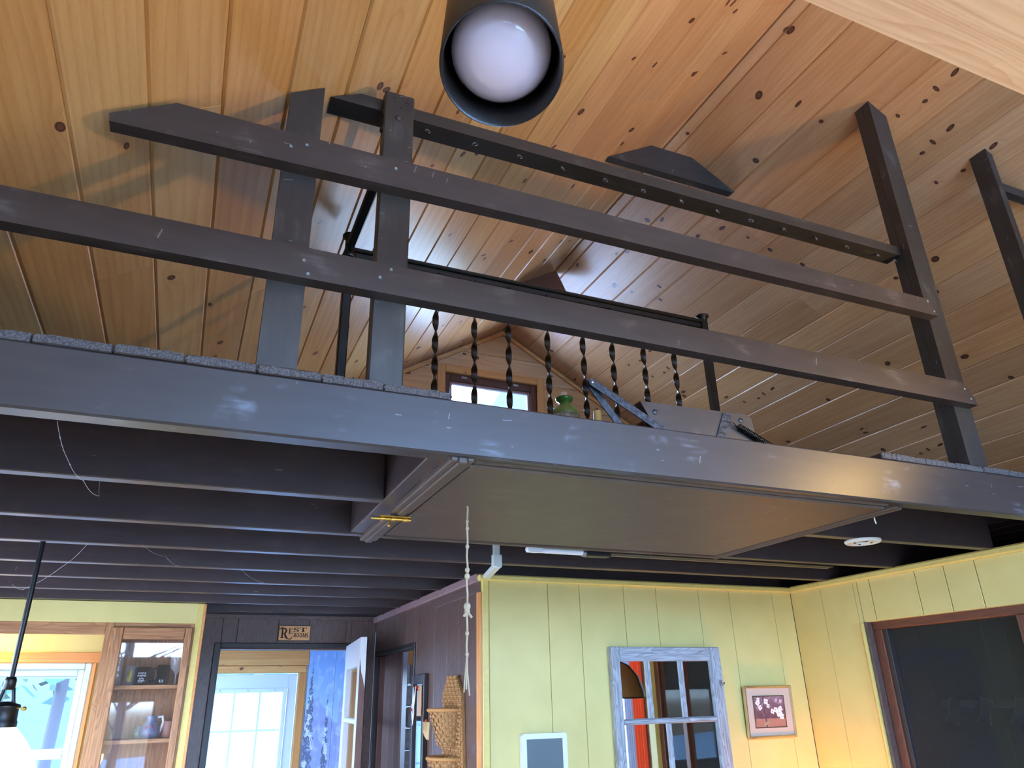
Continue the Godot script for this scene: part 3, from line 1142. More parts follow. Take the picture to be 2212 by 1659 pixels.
func ceiling_hatch() -> void:
	var t := thing("ceiling_hatch", "brown plywood hatch of the folding attic stair, set in the dark joists", "hatch", Vector3(1.34, LOW, -2.12))
	var st := mb()
	UVO = Vector2(0.1, 0.1)
	bx(st, Vector3(0.625, LOW - 0.001, -2.595), Vector3(2.085, LOW + 0.012, -1.705), 0.002, 0)
	part("panel", st, M.hatch, t)
	# three-strip mouldings round it
	var strips := [[0.0, 0.018, 0.012], [0.019, 0.042, 0.017], [0.043, 0.060, 0.010]]
	for s in strips:
		st = mb()
		bx(st, Vector3(0.5485 + s[0], LOW - s[2], -2.668), Vector3(0.552 + s[1], LOW + 0.01, -1.635), 0.004, 2)
		part("moulding", st, M.hatch, t)
	for s in [[0.006, 0.022, 0.005], [0.0235, 0.045, 0.011], [0.0465, 0.062, 0.007]]:
		st = mb()
		bx(st, Vector3(0.615, LOW - s[2], BEAM_Z - 0.022 - s[1]), Vector3(2.05, LOW + 0.01, BEAM_Z - 0.022 - s[0]), 0.005, 0)
		part("moulding", st, M.hatch, t)
	for s in [[0.0, 0.016, 0.006], [0.017, 0.03, 0.010]]:
		st = mb()
		bx(st, Vector3(2.09 + s[0], LOW - s[2], -2.64), Vector3(2.09 + s[1], LOW + 0.01, -1.66), 0.004, 2)
		part("moulding", st, M.hatch, t)
	st = mb()
	bx(st, Vector3(0.615, LOW - 0.007, -2.625), Vector3(2.09, LOW + 0.01, -2.60), 0.004, 0)
	part("moulding", st, M.hatch, t)
	# brass bolt across the left moulding
	t = thing("slide_bolt", "small brass slide bolt across the left edge of the ceiling hatch", "bolt", Vector3(0.565, LOW - 0.02, -2.232))
	st = mb()
	bx(st, Vector3(0.515, LOW - 0.0215, -2.246), Vector3(0.615, LOW - 0.018, -2.218), 0.001)
	part("plate", st, M.brass, t)
	st = mb()
	tube(st, [Vector3(0.49, LOW - 0.026, -2.232), Vector3(0.618, LOW - 0.026, -2.232)], 0.0045, 10)
	part("barrel", st, M.brass, t)
	for x in [0.525, 0.56, 0.6]:
		st = mb()
		tube(st, [Vector3(x - 0.006, LOW - 0.026, -2.232), Vector3(x + 0.006, LOW - 0.026, -2.232)], 0.0068, 10)
		part("guide", st, M.brass, t)
	st = mb()
	tube(st, [Vector3(0.548, LOW - 0.026, -2.232), Vector3(0.548, LOW - 0.044, -2.228)], 0.003, 8)
	ball(st, Vector3(0.548, LOW - 0.047, -2.228), Vector3(0.005, 0.005, 0.005), 10)
	part("knob", st, M.brass, t)
	# pull cord
	t = thing("pull_cord", "knotted white pull cord hanging from the ceiling hatch", "cord", Vector3(0.76, LOW, -2.097))
	st = mb()
	var pts := []
	for i in 26:
		var y := lerpf(LOW + 0.002, 1.66, i / 25.0)
		pts.append(Vector3(0.76 + sin(i * 1.3) * 0.0012, y, -2.097 + cos(i * 1.7) * 0.0012))
	tube(st, pts, 0.0031, 8)
	for p in [[1.975, 0.006], [2.03, 0.0055], [2.052, 0.005], [1.905, 0.0075], [1.887, 0.0085], [1.800, 0.0105], [1.786, 0.0085], [1.725, 0.006], [1.668, 0.0055]]:
		ball(st, Vector3(0.76, p[0], -2.097), Vector3(p[1], p[1] * 1.15, p[1]), 10)
	part("cord", st, M.rope, t)
	for s in [[-0.006, 0.0], [0.0, 0.004], [0.012, -0.003]]:
		st = mb()
		tube(st, [Vector3(0.76, 1.668, -2.097), Vector3(0.758 + s[0] * 0.4, 1.62, -2.097 + s[1]), Vector3(0.757 + s[0], 1.575 - absf(s[0]) * 1.4, -2.097 + s[1])], 0.0021, 6)
		part("strand", st, M.rope, t)
	for s in [[0.748, 1.772, -2.09], [0.772, 1.768, -2.09]]:
		st = mb()
		tube(st, [Vector3(0.76, 1.786, -2.097), Vector3(s[0], s[1], s[2])], 0.004, 6)
		part("knot_end", st, M.rope, t)
	# folded stair lying above the hatch
	t = thing("attic_stair", "folded wooden attic stair lying on the hatch, with steel arms and a coil spring", "stair", Vector3(1.5, LOW + 0.012, -1.9))
	st = mb()
	UVO = Vector2(0.3, 0.3)
	prism(st, [Vector2(1.232, 2.404), Vector2(1.25, 2.4055), Vector2(1.655, 2.413), Vector2(1.672, 2.402), Vector2(1.70, 2.16), Vector2(1.37, 2.16)], -1.80, -1.835)
	part("side_board", st, M.rail, t)
	st = mb()
	prism(st, [Vector2(1.232, 2.404), Vector2(1.672, 2.404), Vector2(1.70, 2.16), Vector2(1.37, 2.16)], -2.30, -2.335)
	part("side_board", st, M.rail, t)
	for x in [1.30, 1.52]:
		st = mb()
		bx(st, Vector3(-0.012, -0.06, -2.30), Vector3(0.012, 0.06, -1.835), 0.003, 2, Transform3D(Basis(Vector3.BACK, 0.55), Vector3(x, 2.31, 0)))
		part("tread", st, M.redwood, t)
	for a in [[Vector2(1.048, 2.432), Vector2(1.33, 2.285), -1.775, 0.0125], [Vector2(1.048, 2.432), Vector2(1.19, 2.25), -1.79, 0.012]]:
		st = mb()
		var d: Vector2 = (a[1] - a[0]).normalized()
		var nrm := Vector2(-d.y, d.x) * float(a[3])
		var out := []
		for i in 7:
			var w := PI / 2 + PI * i / 6
			out.append(a[0] + d * cos(w) * a[3] + Vector2(-d.y, d.x) * sin(w) * a[3])
		out.append(a[1] - nrm)
		out.append(a[1] + nrm)
		prism(st, out, a[2], a[2] - 0.004)
		var arm := part("arm", st, M.strap, t)
		st = mb()
		lathe(st, [Vector2(0.0055, 0.0), Vector2(0.0048, 0.002), Vector2(0.0001, 0.0026)], 12, turned(Vector3(a[0].x, a[0].y, a[2]), Vector3.BACK))
		part("rivet", st, M.steel, arm)
	st = mb()
	prism(st, [Vector2(1.553, 2.405), Vector2(1.562, 2.409), Vector2(1.580, 2.408), Vector2(1.588, 2.402), Vector2(1.520, 2.25), Vector2(1.482, 2.25)], -1.796, -1.800)
	var strap := part("strap", st, M.strap, t)
	for p in [[1.567, 2.398], [1.557, 2.377], [1.547, 2.354], [1.538, 2.333]]:
		st = mb()
		bx(st, Vector3(p[0] - 0.009, p[1] - 0.0015, -1.7965), Vector3(p[0] + 0.009, p[1] + 0.0015, -1.7945), 0.0, 0, Transform3D())
		part("slot", st, M.black, strap)
	for p in [[1.283, 2.374], [1.625, 2.388]]:
		st = mb()
		lathe(st, [Vector2(0.009, 0.0), Vector2(0.009, 0.002), Vector2(0.005, 0.003), Vector2(0.0001, 0.004)], 14, turned(Vector3(p[0], p[1], -1.80), Vector3.BACK))
		part("bolt", st, M.strap, t)
	var helix := []
	var p0 := Vector3(1.603, 2.360, -1.79)
	var p1 := Vector3(1.93, 2.215, -1.79)
	var dir := (p1 - p0).normalized()
	var sx := dir.cross(Vector3.BACK).normalized()
	var turns := 60
	helix.append(Vector3(1.570, 2.372, -1.79))
	helix.append(Vector3(1.585, 2.374, -1.79))
	for i in turns * 9:
		var w := TAU * i / 9.0
		helix.append(p0.lerp(p1, float(i) / (turns * 9)) + (sx * cos(w) + Vector3.BACK * sin(w)) * 0.0105)
	st = mb()
	tube(st, helix, 0.0022, 5)
	part("spring", st, M.iron, t)
	UVO = Vector2.ZERO


func spot_can() -> void:
	var mouth := Vector3(0.209, 2.110, -0.483)
	var ax := Vector3(-0.150, -0.926, 0.347).normalized()
	var back := mouth - ax * 0.225
	var t := thing("spotlight", "black cylinder spotlight with an unlit white reflector bulb, close to the camera", "spotlight", back)
	var xf := turned(mouth, -ax)       # y runs back into the can
	var st := mb()
	lathe(st, [Vector2(0.0592, 0.0), Vector2(0.0605, 0.0015), Vector2(0.0605, 0.19), Vector2(0.057, 0.205), Vector2(0.045, 0.214), Vector2(0.0001, 0.216)], 56, xf)
	lathe(st, [Vector2(0.0592, 0.0), Vector2(0.0572, 0.002), Vector2(0.0572, 0.14)], 56, xf, true)
	part("housing", st, mat(Color(0.045, 0.04, 0.038), 0.38), t)
	st = mb()
	lathe(st, [Vector2(0.0001, 0.010), Vector2(0.012, 0.0107), Vector2(0.024, 0.0132), Vector2(0.035, 0.018), Vector2(0.044, 0.0255), Vector2(0.0495, 0.034), Vector2(0.051, 0.043), Vector2(0.049, 0.055), Vector2(0.040, 0.085), Vector2(0.022, 0.12)], 48, xf, true)
	var bm := mat(Color(0.80, 0.74, 0.79), 0.22)
	bm.clearcoat_enabled = true
	bm.clearcoat_roughness = 0.05
	part("bulb", st, bm, t)
	st = mb()
	tube(st, [back + ax * 0.012, back - ax * 0.03, Vector3(back.x + 0.01, 2.53, back.z - 0.005), Vector3(back.x + 0.01, 2.585, back.z - 0.005)], 0.011, 12)
	part("stem", st, M.black, t)
	st = mb()
	lathe(st, [Vector2(0.0001, 2.570), Vector2(0.05, 2.572), Vector2(0.055, 2.58), Vector2(0.055, 2.60)], 28, Transform3D(Basis(), Vector3(back.x + 0.01, 0, back.z - 0.005)))
	part("canopy", st, M.black, t)


func tie_beam() -> void:
	O = Vector3(2.0, 2.6, -0.46)
	UVO = Vector2(0.2, 0.1)
	var st := mb()
	prism(st, [Vector2(-0.80, 2.6), Vector2(4.88, 2.6), Vector2(4.40, 2.88), Vector2(-0.32, 2.88)], -0.588, -0.33)
	single("tie_beam", st, M.fir, "thick pale fir tie beam high up close to the camera, in the upper right corner", "beam")
	UVO = Vector2.ZERO


func kitchen() -> void:
	var kz := -4.85
	var w := struct("wall_kitchen")
	slab_wall(w, "panel", M.yellow, 2, -5.15, 0.1, -1.62, 0.11, -0.13, 2.16, [[-1.5, -0.452, 0.9, 1.79]])
	var st := mb()
	bx(st, Vector3(-1.5, 1.99, kz - 0.02), Vector3(0.077, LOW + 0.004, kz), 0.001)
	bx(st, Vector3(-1.5, 1.985, -5.15), Vector3(0.077, 2.0, kz - 0.02))
	part("soffit", st, M.yellow, w)
	st = mb()
	bx(st, Vector3(0.064, -0.1, kz - 0.03), Vector3(0.101, LOW + 0.002, kz + 0.002), 0.002, 1)
	part("corner_board", st, M.yellow_trim, w)
	st = mb()
	bx(st, Vector3(0.101, -0.1, -5.5), Vector3(0.115, LOW + 0.002, kz + 0.003), 0.002, 2)
	part("end_board", st, M.casing, w)
	# window over the sink
	var win := struct("window_2")
	st = mb()
	bx(st, Vector3(-1.55, 1.79, -5.15), Vector3(-0.40, 1.846, -5.13), 0.003)
	bx(st, Vector3(-0.452, 0.88, -5.15), Vector3(-0.432, 1.79, -5.132), 0.003)
	part("casing", st, M.casing, win)
	st = mb()
	frame(st, -1.5, -0.452, 0.9, 1.79, 0.034, -5.2, -5.13, 0.006)
	part("window_frame", st, M.vinyl, win)
	for r in [[1.31, 1.756], [0.934, 1.325]]:
		st = mb()
		frame(st, -1.466, -0.486, r[0], r[1], 0.034, -5.185 if r[0] > 1.2 else -5.2, -5.15 if r[0] > 1.2 else -5.17, 0.005)
		part("sash", st, M.vinyl, win)
		st = mb()
		bx(st, Vector3(-1.44, r[0] + 0.03, -5.176 if r[0] > 1.2 else -5.19), Vector3(-0.51, r[1] - 0.03, -5.172 if r[0] > 1.2 else -5.186))
		part("pane", st, M.glass, win)
	st = mb()
	bx(st, Vector3(-0.474, 1.41, -5.15), Vector3(-0.464, 1.49, -5.142), 0.003)
	part("latch", st, M.vinyl, win)
	st = mb()
	bx(st, Vector3(-1.7, 1.72, -5.62), Vector3(-0.2, 1.76, -5.25))
	part("eave", st, mat(Color(0.62, 0.60, 0.62), 0.8), win)
	# oak valance over the window
	O = Vector3(-0.95, 1.925, kz - 0.015)
	UVO = Vector2(0.2, 0.05)
	st = mb()
	bx(st, Vector3(-1.5, 1.925, kz - 0.024), Vector3(-0.397, 1.991, kz - 0.005), 0.003)
	single("valance", st, M.oak, "plain oak board spanning above the kitchen window, under the yellow soffit", "valance")
	UVO = Vector2.ZERO
	# strip light hidden behind it
	var lt := thing("strip_light", "bright strip light tucked behind the oak valance over the window", "light", Vector3(-0.95, 1.975, -5.0))
	st = mb()
	bx(st, Vector3(-1.2, 1.965, -5.03), Vector3(-0.7, 1.985, -4.97), 0.004)
	part("housing", st, M.white, lt)
	st = mb()
	tube(st, [Vector3(-1.17, 1.955, -5.0), Vector3(-0.73, 1.955, -5.0)], 0.012, 12)
	part("tube", st, glow_mat(Color(1.0, 0.90, 0.66), 6.0), lt)
	omni("strip_light_glow", Vector3(0.0, -0.045, -0.0), Color(1.0, 0.86, 0.55), 0.11, 0.05, lt)
	# wall cabinet with a glass door
	var c := thing("wall_cabinet", "oak wall cabinet with a glass door, mugs and glasses inside", "cabinet", Vector3(-0.167, 0.9, -5.0))
	st = mb()
	for x in [-0.395, 0.048]:
		bx(st, Vector3(x, 0.9, -5.15), Vector3(x + 0.016, 1.985, kz - 0.02), 0.001, 1)
	bx(st, Vector3(-0.395, 0.9, -5.15), Vector3(0.064, 1.985, -5.135), 0.0, 1)
	bx(st, Vector3(-0.395, 1.965, -5.15), Vector3(0.064, 1.985, kz - 0.02))
	part("carcass", st, M.oak_inside, c)
	st = mb()
	bx(st, Vector3(-0.397, 0.9, kz - 0.02), Vector3(-0.352, 1.99, kz), 0.002, 1)
	bx(st, Vector3(0.036, 0.9, kz - 0.02), Vector3(0.064, 1.99, kz), 0.002, 1)
	bx(st, Vector3(-0.352, 1.955, kz - 0.02), Vector3(0.036, 1.99, kz), 0.002)
	part("face_frame", st, M.oak, c)
	for y in [1.640, 1.364]:
		st = mb()
		bx(st, Vector3(-0.379, y, -5.135), Vector3(0.048, y + 0.021, kz - 0.045), 0.002)
		part("shelf", st, M.oak_inside, c)
	var door := mb()
	UVO = Vector2(0.4, 0.02)
	bx(door, Vector3(-0.366, 0.92, kz), Vector3(-0.303, 1.966, kz + 0.019), 0.005, 1)
	UVO = Vector2(0.7, 0.12)
	bx(door, Vector3(0.017, 0.92, kz), Vector3(0.056, 1.966, kz + 0.019), 0.005, 1)
	UVO = Vector2(0.1, 0.17)
	bx(door, Vector3(-0.303, 1.901, kz), Vector3(0.017, 1.966, kz + 0.019), 0.005)
	UVO = Vector2.ZERO
	bx(door, Vector3(-0.303, 0.92, kz), Vector3(0.017, 0.98, kz + 0.019), 0.005)
	var dm := part("door", door, M.oak, c)
	st = mb()
	bx(st, Vector3(-0.305, 0.975, kz + 0.006), Vector3(0.019, 1.905, kz + 0.010))
	part("pane", st, M.glass, dm)
	shelf_items()
	pendant()


func shelf_items() -> void:
	var y := 1.662
	var z := -5.0
	var clear := glass(Color(0.9, 0.95, 1.0, 0.16))
	var t := thing("drinking_glass", "tall ribbed clear glass at the left end of the upper cabinet shelf", "glass", Vector3(-0.307, y, z), "glasses on the cabinet shelf")
	var st := mb()
	lathe(st, [Vector2(0.0001, y), Vector2(0.02, y), Vector2(0.021, y + 0.05), Vector2(0.019, y + 0.08), Vector2(0.023, y + 0.12), Vector2(0.022, y + 0.148)], 12, Transform3D(Basis(), Vector3(-0.307, 0, z)))
	part("bowl", st, clear, t)
	t = thing("drinking_glass", "clear tumbler with a yellow figure printed on it, next to the dark mugs", "glass", Vector3(-0.241, y, z), "glasses on the cabinet shelf")
	st = mb()
	lathe(st, [Vector2(0.0001, y + 0.001), Vector2(0.026, y + 0.001), Vector2(0.031, y + 0.106), Vector2(0.029, y + 0.106), Vector2(0.025, y + 0.012), Vector2(0.0001, y + 0.012)], 20, Transform3D(Basis(), Vector3(-0.241, 0, z)))
	part("bowl", st, clear, t)
	st = mb()
	for e in [[0.0, 0.03, 0.012], [0.002, 0.048, 0.011], [0.004, 0.064, 0.009], [0.006, 0.078, 0.006], [-0.01, 0.04, 0.005]]:
		ball(st, Vector3(-0.241 + e[0], y + e[1], z + 0.0285 + e[1] * 0.03), Vector3(e[2], e[2] * 1.2, 0.0025), 10)
	part("print", st, mat(Color(0.72, 0.66, 0.24), 0.5), t)
	mug(Vector3(-0.178, y, z), 0.043, 0.097, Color(0.035, 0.045, 0.085), "dark navy mug with white lines of print, in the middle of the upper shelf", true)
	mug(Vector3(-0.07, y, z - 0.035), 0.033, 0.110, Color(0.05, 0.048, 0.05), "black mug with its handle turned left, beside the wine glass", false)
	t = thing("wine_glass", "stemmed clear wine glass at the right end of the upper cabinet shelf", "glass", Vector3(0.0, y, z + 0.02))
	st = mb()
	lathe(st, [Vector2(0.034, y + 0.001), Vector2(0.006, y + 0.006), Vector2(0.004, y + 0.05), Vector2(0.01, y + 0.065), Vector2(0.034, y + 0.092), Vector2(0.041, y + 0.125), Vector2(0.037, y + 0.166)], 24, Transform3D(Basis(), Vector3(0.0, 0, z + 0.02)))
	part("bowl", st, clear, t)
	y = 1.386
	t = thing("pitcher", "blue patterned pitcher with a white handle on the lower cabinet shelf", "pitcher", Vector3(-0.092, y, z))
	st = mb()
	lathe(st, [Vector2(0.0001, y), Vector2(0.042, y), Vector2(0.055, y + 0.022), Vector2(0.053, y + 0.045), Vector2(0.038, y + 0.074), Vector2(0.029, y + 0.095), Vector2(0.034, y + 0.115)], 24, Transform3D(Basis(), Vector3(-0.092, 0, z)))
	part("body", st, tri_mat(Color.WHITE, 0.3, blotch_image(51, Color(0.10, 0.13, 0.26), Color(0.62, 0.66, 0.78), 0.07), 9.0), t)
	st = mb()
	tube(st, [Vector3(-0.060, y + 0.108, z), Vector3(-0.036, y + 0.110, z), Vector3(-0.028, y + 0.08, z), Vector3(-0.038, y + 0.04, z), Vector3(-0.044, y + 0.025, z)], 0.007, 10)
	part("handle", st, M.white, t)
	st = mb()
	for f in [[-0.105, 0.035], [-0.09, 0.02], [-0.073, 0.04], [-0.112, 0.055], [-0.082, 0.062]]:
		ball(st, Vector3(f[0], y + f[1], z + 0.052 - f[1] * 0.14), Vector3(0.007, 0.007, 0.004), 8)
	part("flower", st, mat(Color(0.62, 0.16, 0.14), 0.4), t)
	O = Vector3(-0.150, y, z - 0.02)
	st = mb()
	lathe(st, [Vector2(0.0001, y), Vector2(0.018, y), Vector2(0.026, y + 0.025), Vector2(0.022, y + 0.045), Vector2(0.014, y + 0.056), Vector2(0.016, y + 0.064)], 20, Transform3D(Basis(), Vector3(-0.150, 0, z - 0.02)))
	single("vase", st, mat(Color(0.42, 0.50, 0.44), 0.35), "small grey-green vase left of the blue pitcher", "vase")
	O = Vector3(0.004, y, z - 0.01)
	st = mb()
	lathe(st, [Vector2(0.0001, y), Vector2(0.030, y), Vector2(0.034, y + 0.02), Vector2(0.034, y + 0.08), Vector2(0.030, y + 0.09), Vector2(0.028, y + 0.084)], 20, Transform3D(Basis(), Vector3(0.004, 0, z - 0.01)))
	single("canister", st, mat(Color(0.58, 0.38, 0.33), 0.5), "dull pink canister right of the blue pitcher", "canister")


func mug(at: Vector3, r: float, h: float, c: Color, label: String, printed: bool) -> void:
	var t := thing("mug", label, "mug", at, "dark mugs on the cabinet shelf")
	var st := mb()
	lathe(st, [Vector2(0.0001, at.y), Vector2(r * 0.95, at.y), Vector2(r, at.y + 0.006), Vector2(r, at.y + h), Vector2(r - 0.005, at.y + h), Vector2(r - 0.006, at.y + 0.01), Vector2(0.0001, at.y + 0.01)], 28, Transform3D(Basis(), Vector3(at.x, 0, at.z)))
	part("body", st, mat(c, 0.15), t)
	st = mb()
	var sg := 1.0 if printed else -1.0
	tube(st, [at + Vector3(sg * r * 0.98, h * 0.82, 0), at + Vector3(sg * (r + 0.025), h * 0.78, 0), at + Vector3(sg * (r + 0.032), h * 0.5, 0), at + Vector3(sg * (r + 0.022), h * 0.25, 0), at + Vector3(sg * r * 0.98, h * 0.2, 0)], 0.0065, 8)
	part("handle", st, mat(c, 0.15), t)
	if printed:
		st = mb()
		for l in [[0.66, 0.042], [0.52, 0.052], [0.36, 0.026], [0.24, 0.040]]:
			var n := int(l[1] / 0.006)
			for i in n:
				var a: float = (i - n * 0.5) * 0.006 / r + 0.08
				var p := at + Vector3(sin(a) * (r + 0.0004), h * l[0], cos(a) * (r + 0.0004))
				bx(st, Vector3(-0.0022, -0.003 if i % 3 else -0.006, 0), Vector3(0.0022, 0.003 if i % 2 else 0.005, 0.0006), 0.0, 0, Transform3D(Basis(Vector3.UP, a), p))
		part("print", st, mat(Color(0.66, 0.68, 0.72), 0.5), t)


func pendant() -> void:
	var x := -0.503
	var z := -3.068
	var t := thing("pendant_lamp", "glowing white glass pendant lamp on a black rod, hanging from a joist at the left", "lamp", Vector3(x, LOW, z))
	var at := Transform3D(Basis(), Vector3(x, 0, z))
	var st := mb()
	tube(st, [Vector3(x, LOW, z), Vector3(x, 1.64, z)], 0.0085, 14)
	part("rod", st, M.black, t)
	st = mb()
	lathe(st, [Vector2(0.0001, 1.65), Vector2(0.014, 1.65), Vector2(0.018, 1.64), Vector2(0.018, 1.612), Vector2(0.012, 1.61)], 16, at)
	part("coupling", st, M.black, t)
	st = mb()
	for s in [-1, 1]:
		tube(st, [Vector3(x + s * 0.013, 1.615, z), Vector3(x + s * 0.02, 1.58, z), Vector3(x + s * 0.03, 1.54, z)], 0.006, 8)
	part("yoke", st, M.black, t)
	st = mb()
	lathe(st, [Vector2(0.012, 1.575), Vector2(0.044, 1.565), Vector2(0.047, 1.558), Vector2(0.042, 1.552), Vector2(0.043, 1.518), Vector2(0.046, 1.512), Vector2(0.046, 1.494), Vector2(0.043, 1.488)], 28, at)
	part("holder", st, M.black, t)
	for a in [0.5, 2.6, 4.7]:
		st = mb()
		var d := Vector3(cos(a), 0, sin(a))
		tube(st, [Vector3(x, 1.555, z) + d * 0.04, Vector3(x, 1.552, z) + d * 0.066], 0.003, 6)
		ball(st, Vector3(x, 1.552, z) + d * 0.07, Vector3(0.007, 0.007, 0.007), 10)
		part("thumb_screw", st, M.brass, t)
	st = mb()
	lathe(st, [Vector2(0.044, 1.500), Vector2(0.056, 1.485), Vector2(0.078, 1.460), Vector2(0.104, 1.424), Vector2(0.124, 1.386), Vector2(0.139, 1.34), Vector2(0.145, 1.29), Vector2(0.140, 1.245), Vector2(0.137, 1.245), Vector2(0.141, 1.29), Vector2(0.134, 1.34)], 40, at)
	part("shade", st, glow_mat(Color(1.0, 0.96, 0.86), 1.4), t)
	st = mb()
	ball(st, Vector3(x, 1.40, z), Vector3(0.03, 0.04, 0.03))
	part("bulb", st, glow_mat(Color(1.0, 0.9, 0.7), 4.0), t)
	omni("pendant_glow", Vector3(0, 1.22 - LOW, 0), Color(1.0, 0.84, 0.58), 0.50, 0.10, t)


func hall() -> void:
	# dark boarded wall with the door to the entry
	var w := struct("wall_entry")
	boarded(w, "board", M.dark_panel, 2, -5.5, 0.06, [0.112, 0.343, 0.606, 0.814, 1.076, 1.233, 1.29], -0.12, 2.088, [[0.245, 1.115, -0.2, 1.90]], 0.005)
	var st := mb()
	bx(st, Vector3(0.11, 2.083, -5.52), Vector3(1.29, 2.115, -5.488), 0.004)
	part("top_strip", st, M.dark_panel, w)
	st = mb()
	bx(st, Vector3(0.112, 2.10, -5.56), Vector3(1.4, 2.25, -5.50))
	part("header", st, M.dark_trim, w)
	var f := struct("trim_3")
	st = mb()
	bx(st, Vector3(0.208, -0.1, -5.56), Vector3(0.250, 1.93, -5.482), 0.004, 1)
	bx(st, Vector3(0.250, 1.897, -5.56), Vector3(1.112, 1.93, -5.482), 0.004)
	bx(st, Vector3(1.105, -0.1, -5.56), Vector3(1.15, 1.93, -5.482), 0.004, 1)
	part("door_frame", st, M.dark_trim, f)
	st = mb()
	bx(st, Vector3(0.250, 1.889, -5.55), Vector3(1.105, 1.897, -5.50), 0.001)
	part("stop", st, M.redwood, f)
	O = Vector3(0.33, 2.1, -5.19)
	st = mb()
	UVO = Vector2(1.0, 0.2)
	bx(st, Vector3(0.115, 2.102, -5.235), Vector3(0.52, 2.145, -5.213), 0.002)
	single("filler_board", st, M.casing, "short raw pine board tucked under the joists over the rest room door", "board")
	UVO = Vector2.ZERO
	sign_board()
	# open white door
	var hinge := Vector3(1.117, -0.09, -5.478)
	var free := Vector3(1.039, -0.09, -4.64)
	var dx := (free - hinge)
	var width := dx.length()
	var b := Basis(dx.normalized(), Vector3.UP, dx.normalized().cross(Vector3.UP))
	var xf := Transform3D(b, hinge)
	var d := struct("door_2", "white glazed door standing open into the hall, its free edge worn bare", "door")
	O = Vector3.ZERO
	st = mb()
	var th := 0.037
	var hh := 2.0
	bx(st, Vector3(0, 0, 0), Vector3(0.11, hh, th), 0.002, 1, xf)
	bx(st, Vector3(width - 0.11, 0, 0), Vector3(width, hh, th), 0.002, 1, xf)
	bx(st, Vector3(0.11, hh - 0.16, 0), Vector3(width - 0.11, hh, th), 0.002, 0, xf)
	bx(st, Vector3(0.11, 0, 0), Vector3(width - 0.11, 0.75, th), 0.002, 0, xf)
	part("leaf", st, M.white, d)
	for y in [1.16, 1.515]:
		st = mb()
		bx(st, Vector3(0.11, y, 0.004), Vector3(width - 0.11, y + 0.03, th - 0.004), 0.006, 0, xf)
		part("muntin", st, M.white, d)
	for y in [[0.75, 1.16], [1.19, 1.515], [1.545, hh - 0.16]]:
		st = mb()
		bx(st, Vector3(0.112, y[0], 0.015), Vector3(width - 0.112, y[1], 0.019), 0.0, 0, xf)
		part("pane", st, M.glass, d)
	st = mb()
	var edge := [Vector2(0.0, 0.0), Vector2(th, 0.0), Vector2(th, 1.88), Vector2(th * 0.7, 1.80), Vector2(th * 0.35, 1.76), Vector2(0.0, 1.70)]
	prism(st, edge.map(func(p): return Vector2(p.x, p.y)), width - 0.001, width + 0.0008, 0, 1, xf)
	part("bare_edge", st, M.redwood, d, "bare brown wood where the paint is gone")
	# entry beyond it
	var e := struct("wall_entry_far")
	slab_wall(e, "panel", M.wall_white, 2, -7.04, 0.1, -0.4, 2.0, -0.13, 2.1, [[0.10, 0.985, -0.2, 1.79]])
	e = struct("wall_entry_left")
	slab_wall(e, "panel", M.wall_white, 0, -0.4, 0.1, -7.1, -5.2, -0.13, 2.1, [[-6.75, -5.75, 0.7, 1.9]])  # its opening is unseen, added to let daylight into the entry
	e = struct("wall_entry_right")
	slab_wall(e, "panel", M.wall_white, 0, 1.9, 0.1, -7.1, -5.56, -0.13, 2.1)
	e = struct("ceiling")
	st = mb()
	bx(st, Vector3(-0.5, 2.012, -7.15), Vector3(2.05, 2.16, -5.56))
	part("ceiling_panel", st, M.wall_white, e)
	var door := struct("door_1", "white entrance door with panes whitened as if by daylight, beyond the open doorway", "door")
	st = mb()
	var z := -7.03
	bx(st, Vector3(0.12, -0.1, z - 0.045), Vector3(0.275, 1.782, z), 0.002, 1)
	bx(st, Vector3(0.905, -0.1, z - 0.045), Vector3(0.977, 1.782, z), 0.002, 1)
	bx(st, Vector3(0.275, 1.665, z - 0.045), Vector3(0.905, 1.782, z), 0.002)
	bx(st, Vector3(0.275, -0.1, z - 0.045), Vector3(0.905, 0.72, z), 0.002)
	part("leaf", st, M.white, door)
	st = mb()
	frame(st, 0.262, 0.90, 0.70, 1.672, 0.034, z - 0.01, z + 0.012, 0.005)
	part("lite_frame", st, M.white, door)
	for x in [0.478, 0.682]:
		st = mb()
		bx(st, Vector3(x - 0.007, 0.73, z - 0.02), Vector3(x + 0.007, 1.64, z - 0.008), 0.003, 1)
		part("muntin", st, M.white, door)
	for y in [1.035, 1.345]:
		st = mb()
		bx(st, Vector3(0.29, y - 0.007, z - 0.02), Vector3(0.87, y + 0.007, z - 0.0075), 0.003)
		part("muntin", st, M.white, door)
	for i in 3:
		for j in 3:
			st = mb()
			bx(st, Vector3([0.285, 0.481, 0.685][i], [0.725, 1.04, 1.35][j], z - 0.028), Vector3([0.475, 0.679, 0.875][i], [1.03, 1.34, 1.65][j], z - 0.024))
			part("pane", st, M.daylit_white, door)
	for x in [0.36, 0.58, 0.8]:
		st = mb()
		lathe(st, [Vector2(0.0045, 0.0), Vector2(0.0001, 0.002)], 10, turned(Vector3(x, 1.656, z + 0.012), Vector3.BACK))
		part("plug", st, M.grey, door)
	var c := struct("trim_4")
	for q in [[-0.05, 1.792, 1.052, 1.85], [-0.05, 1.852, 1.066, 1.975]]:
		st = mb()
		UVO = Vector2(rng.randf(), 0.37 + q[1])
		bx(st, Vector3(q[0], q[1], z - 0.01), Vector3(q[2], q[3], z + 0.012), 0.004)
		part("head_board", st, M.casing, c)
	st = mb()
	bx(st, Vector3(0.987, -0.1, z - 0.01), Vector3(1.052, 1.792, z + 0.011), 0.004, 1)
	part("jamb_board", st, M.casing, c)
	UVO = Vector2.ZERO
	mural()
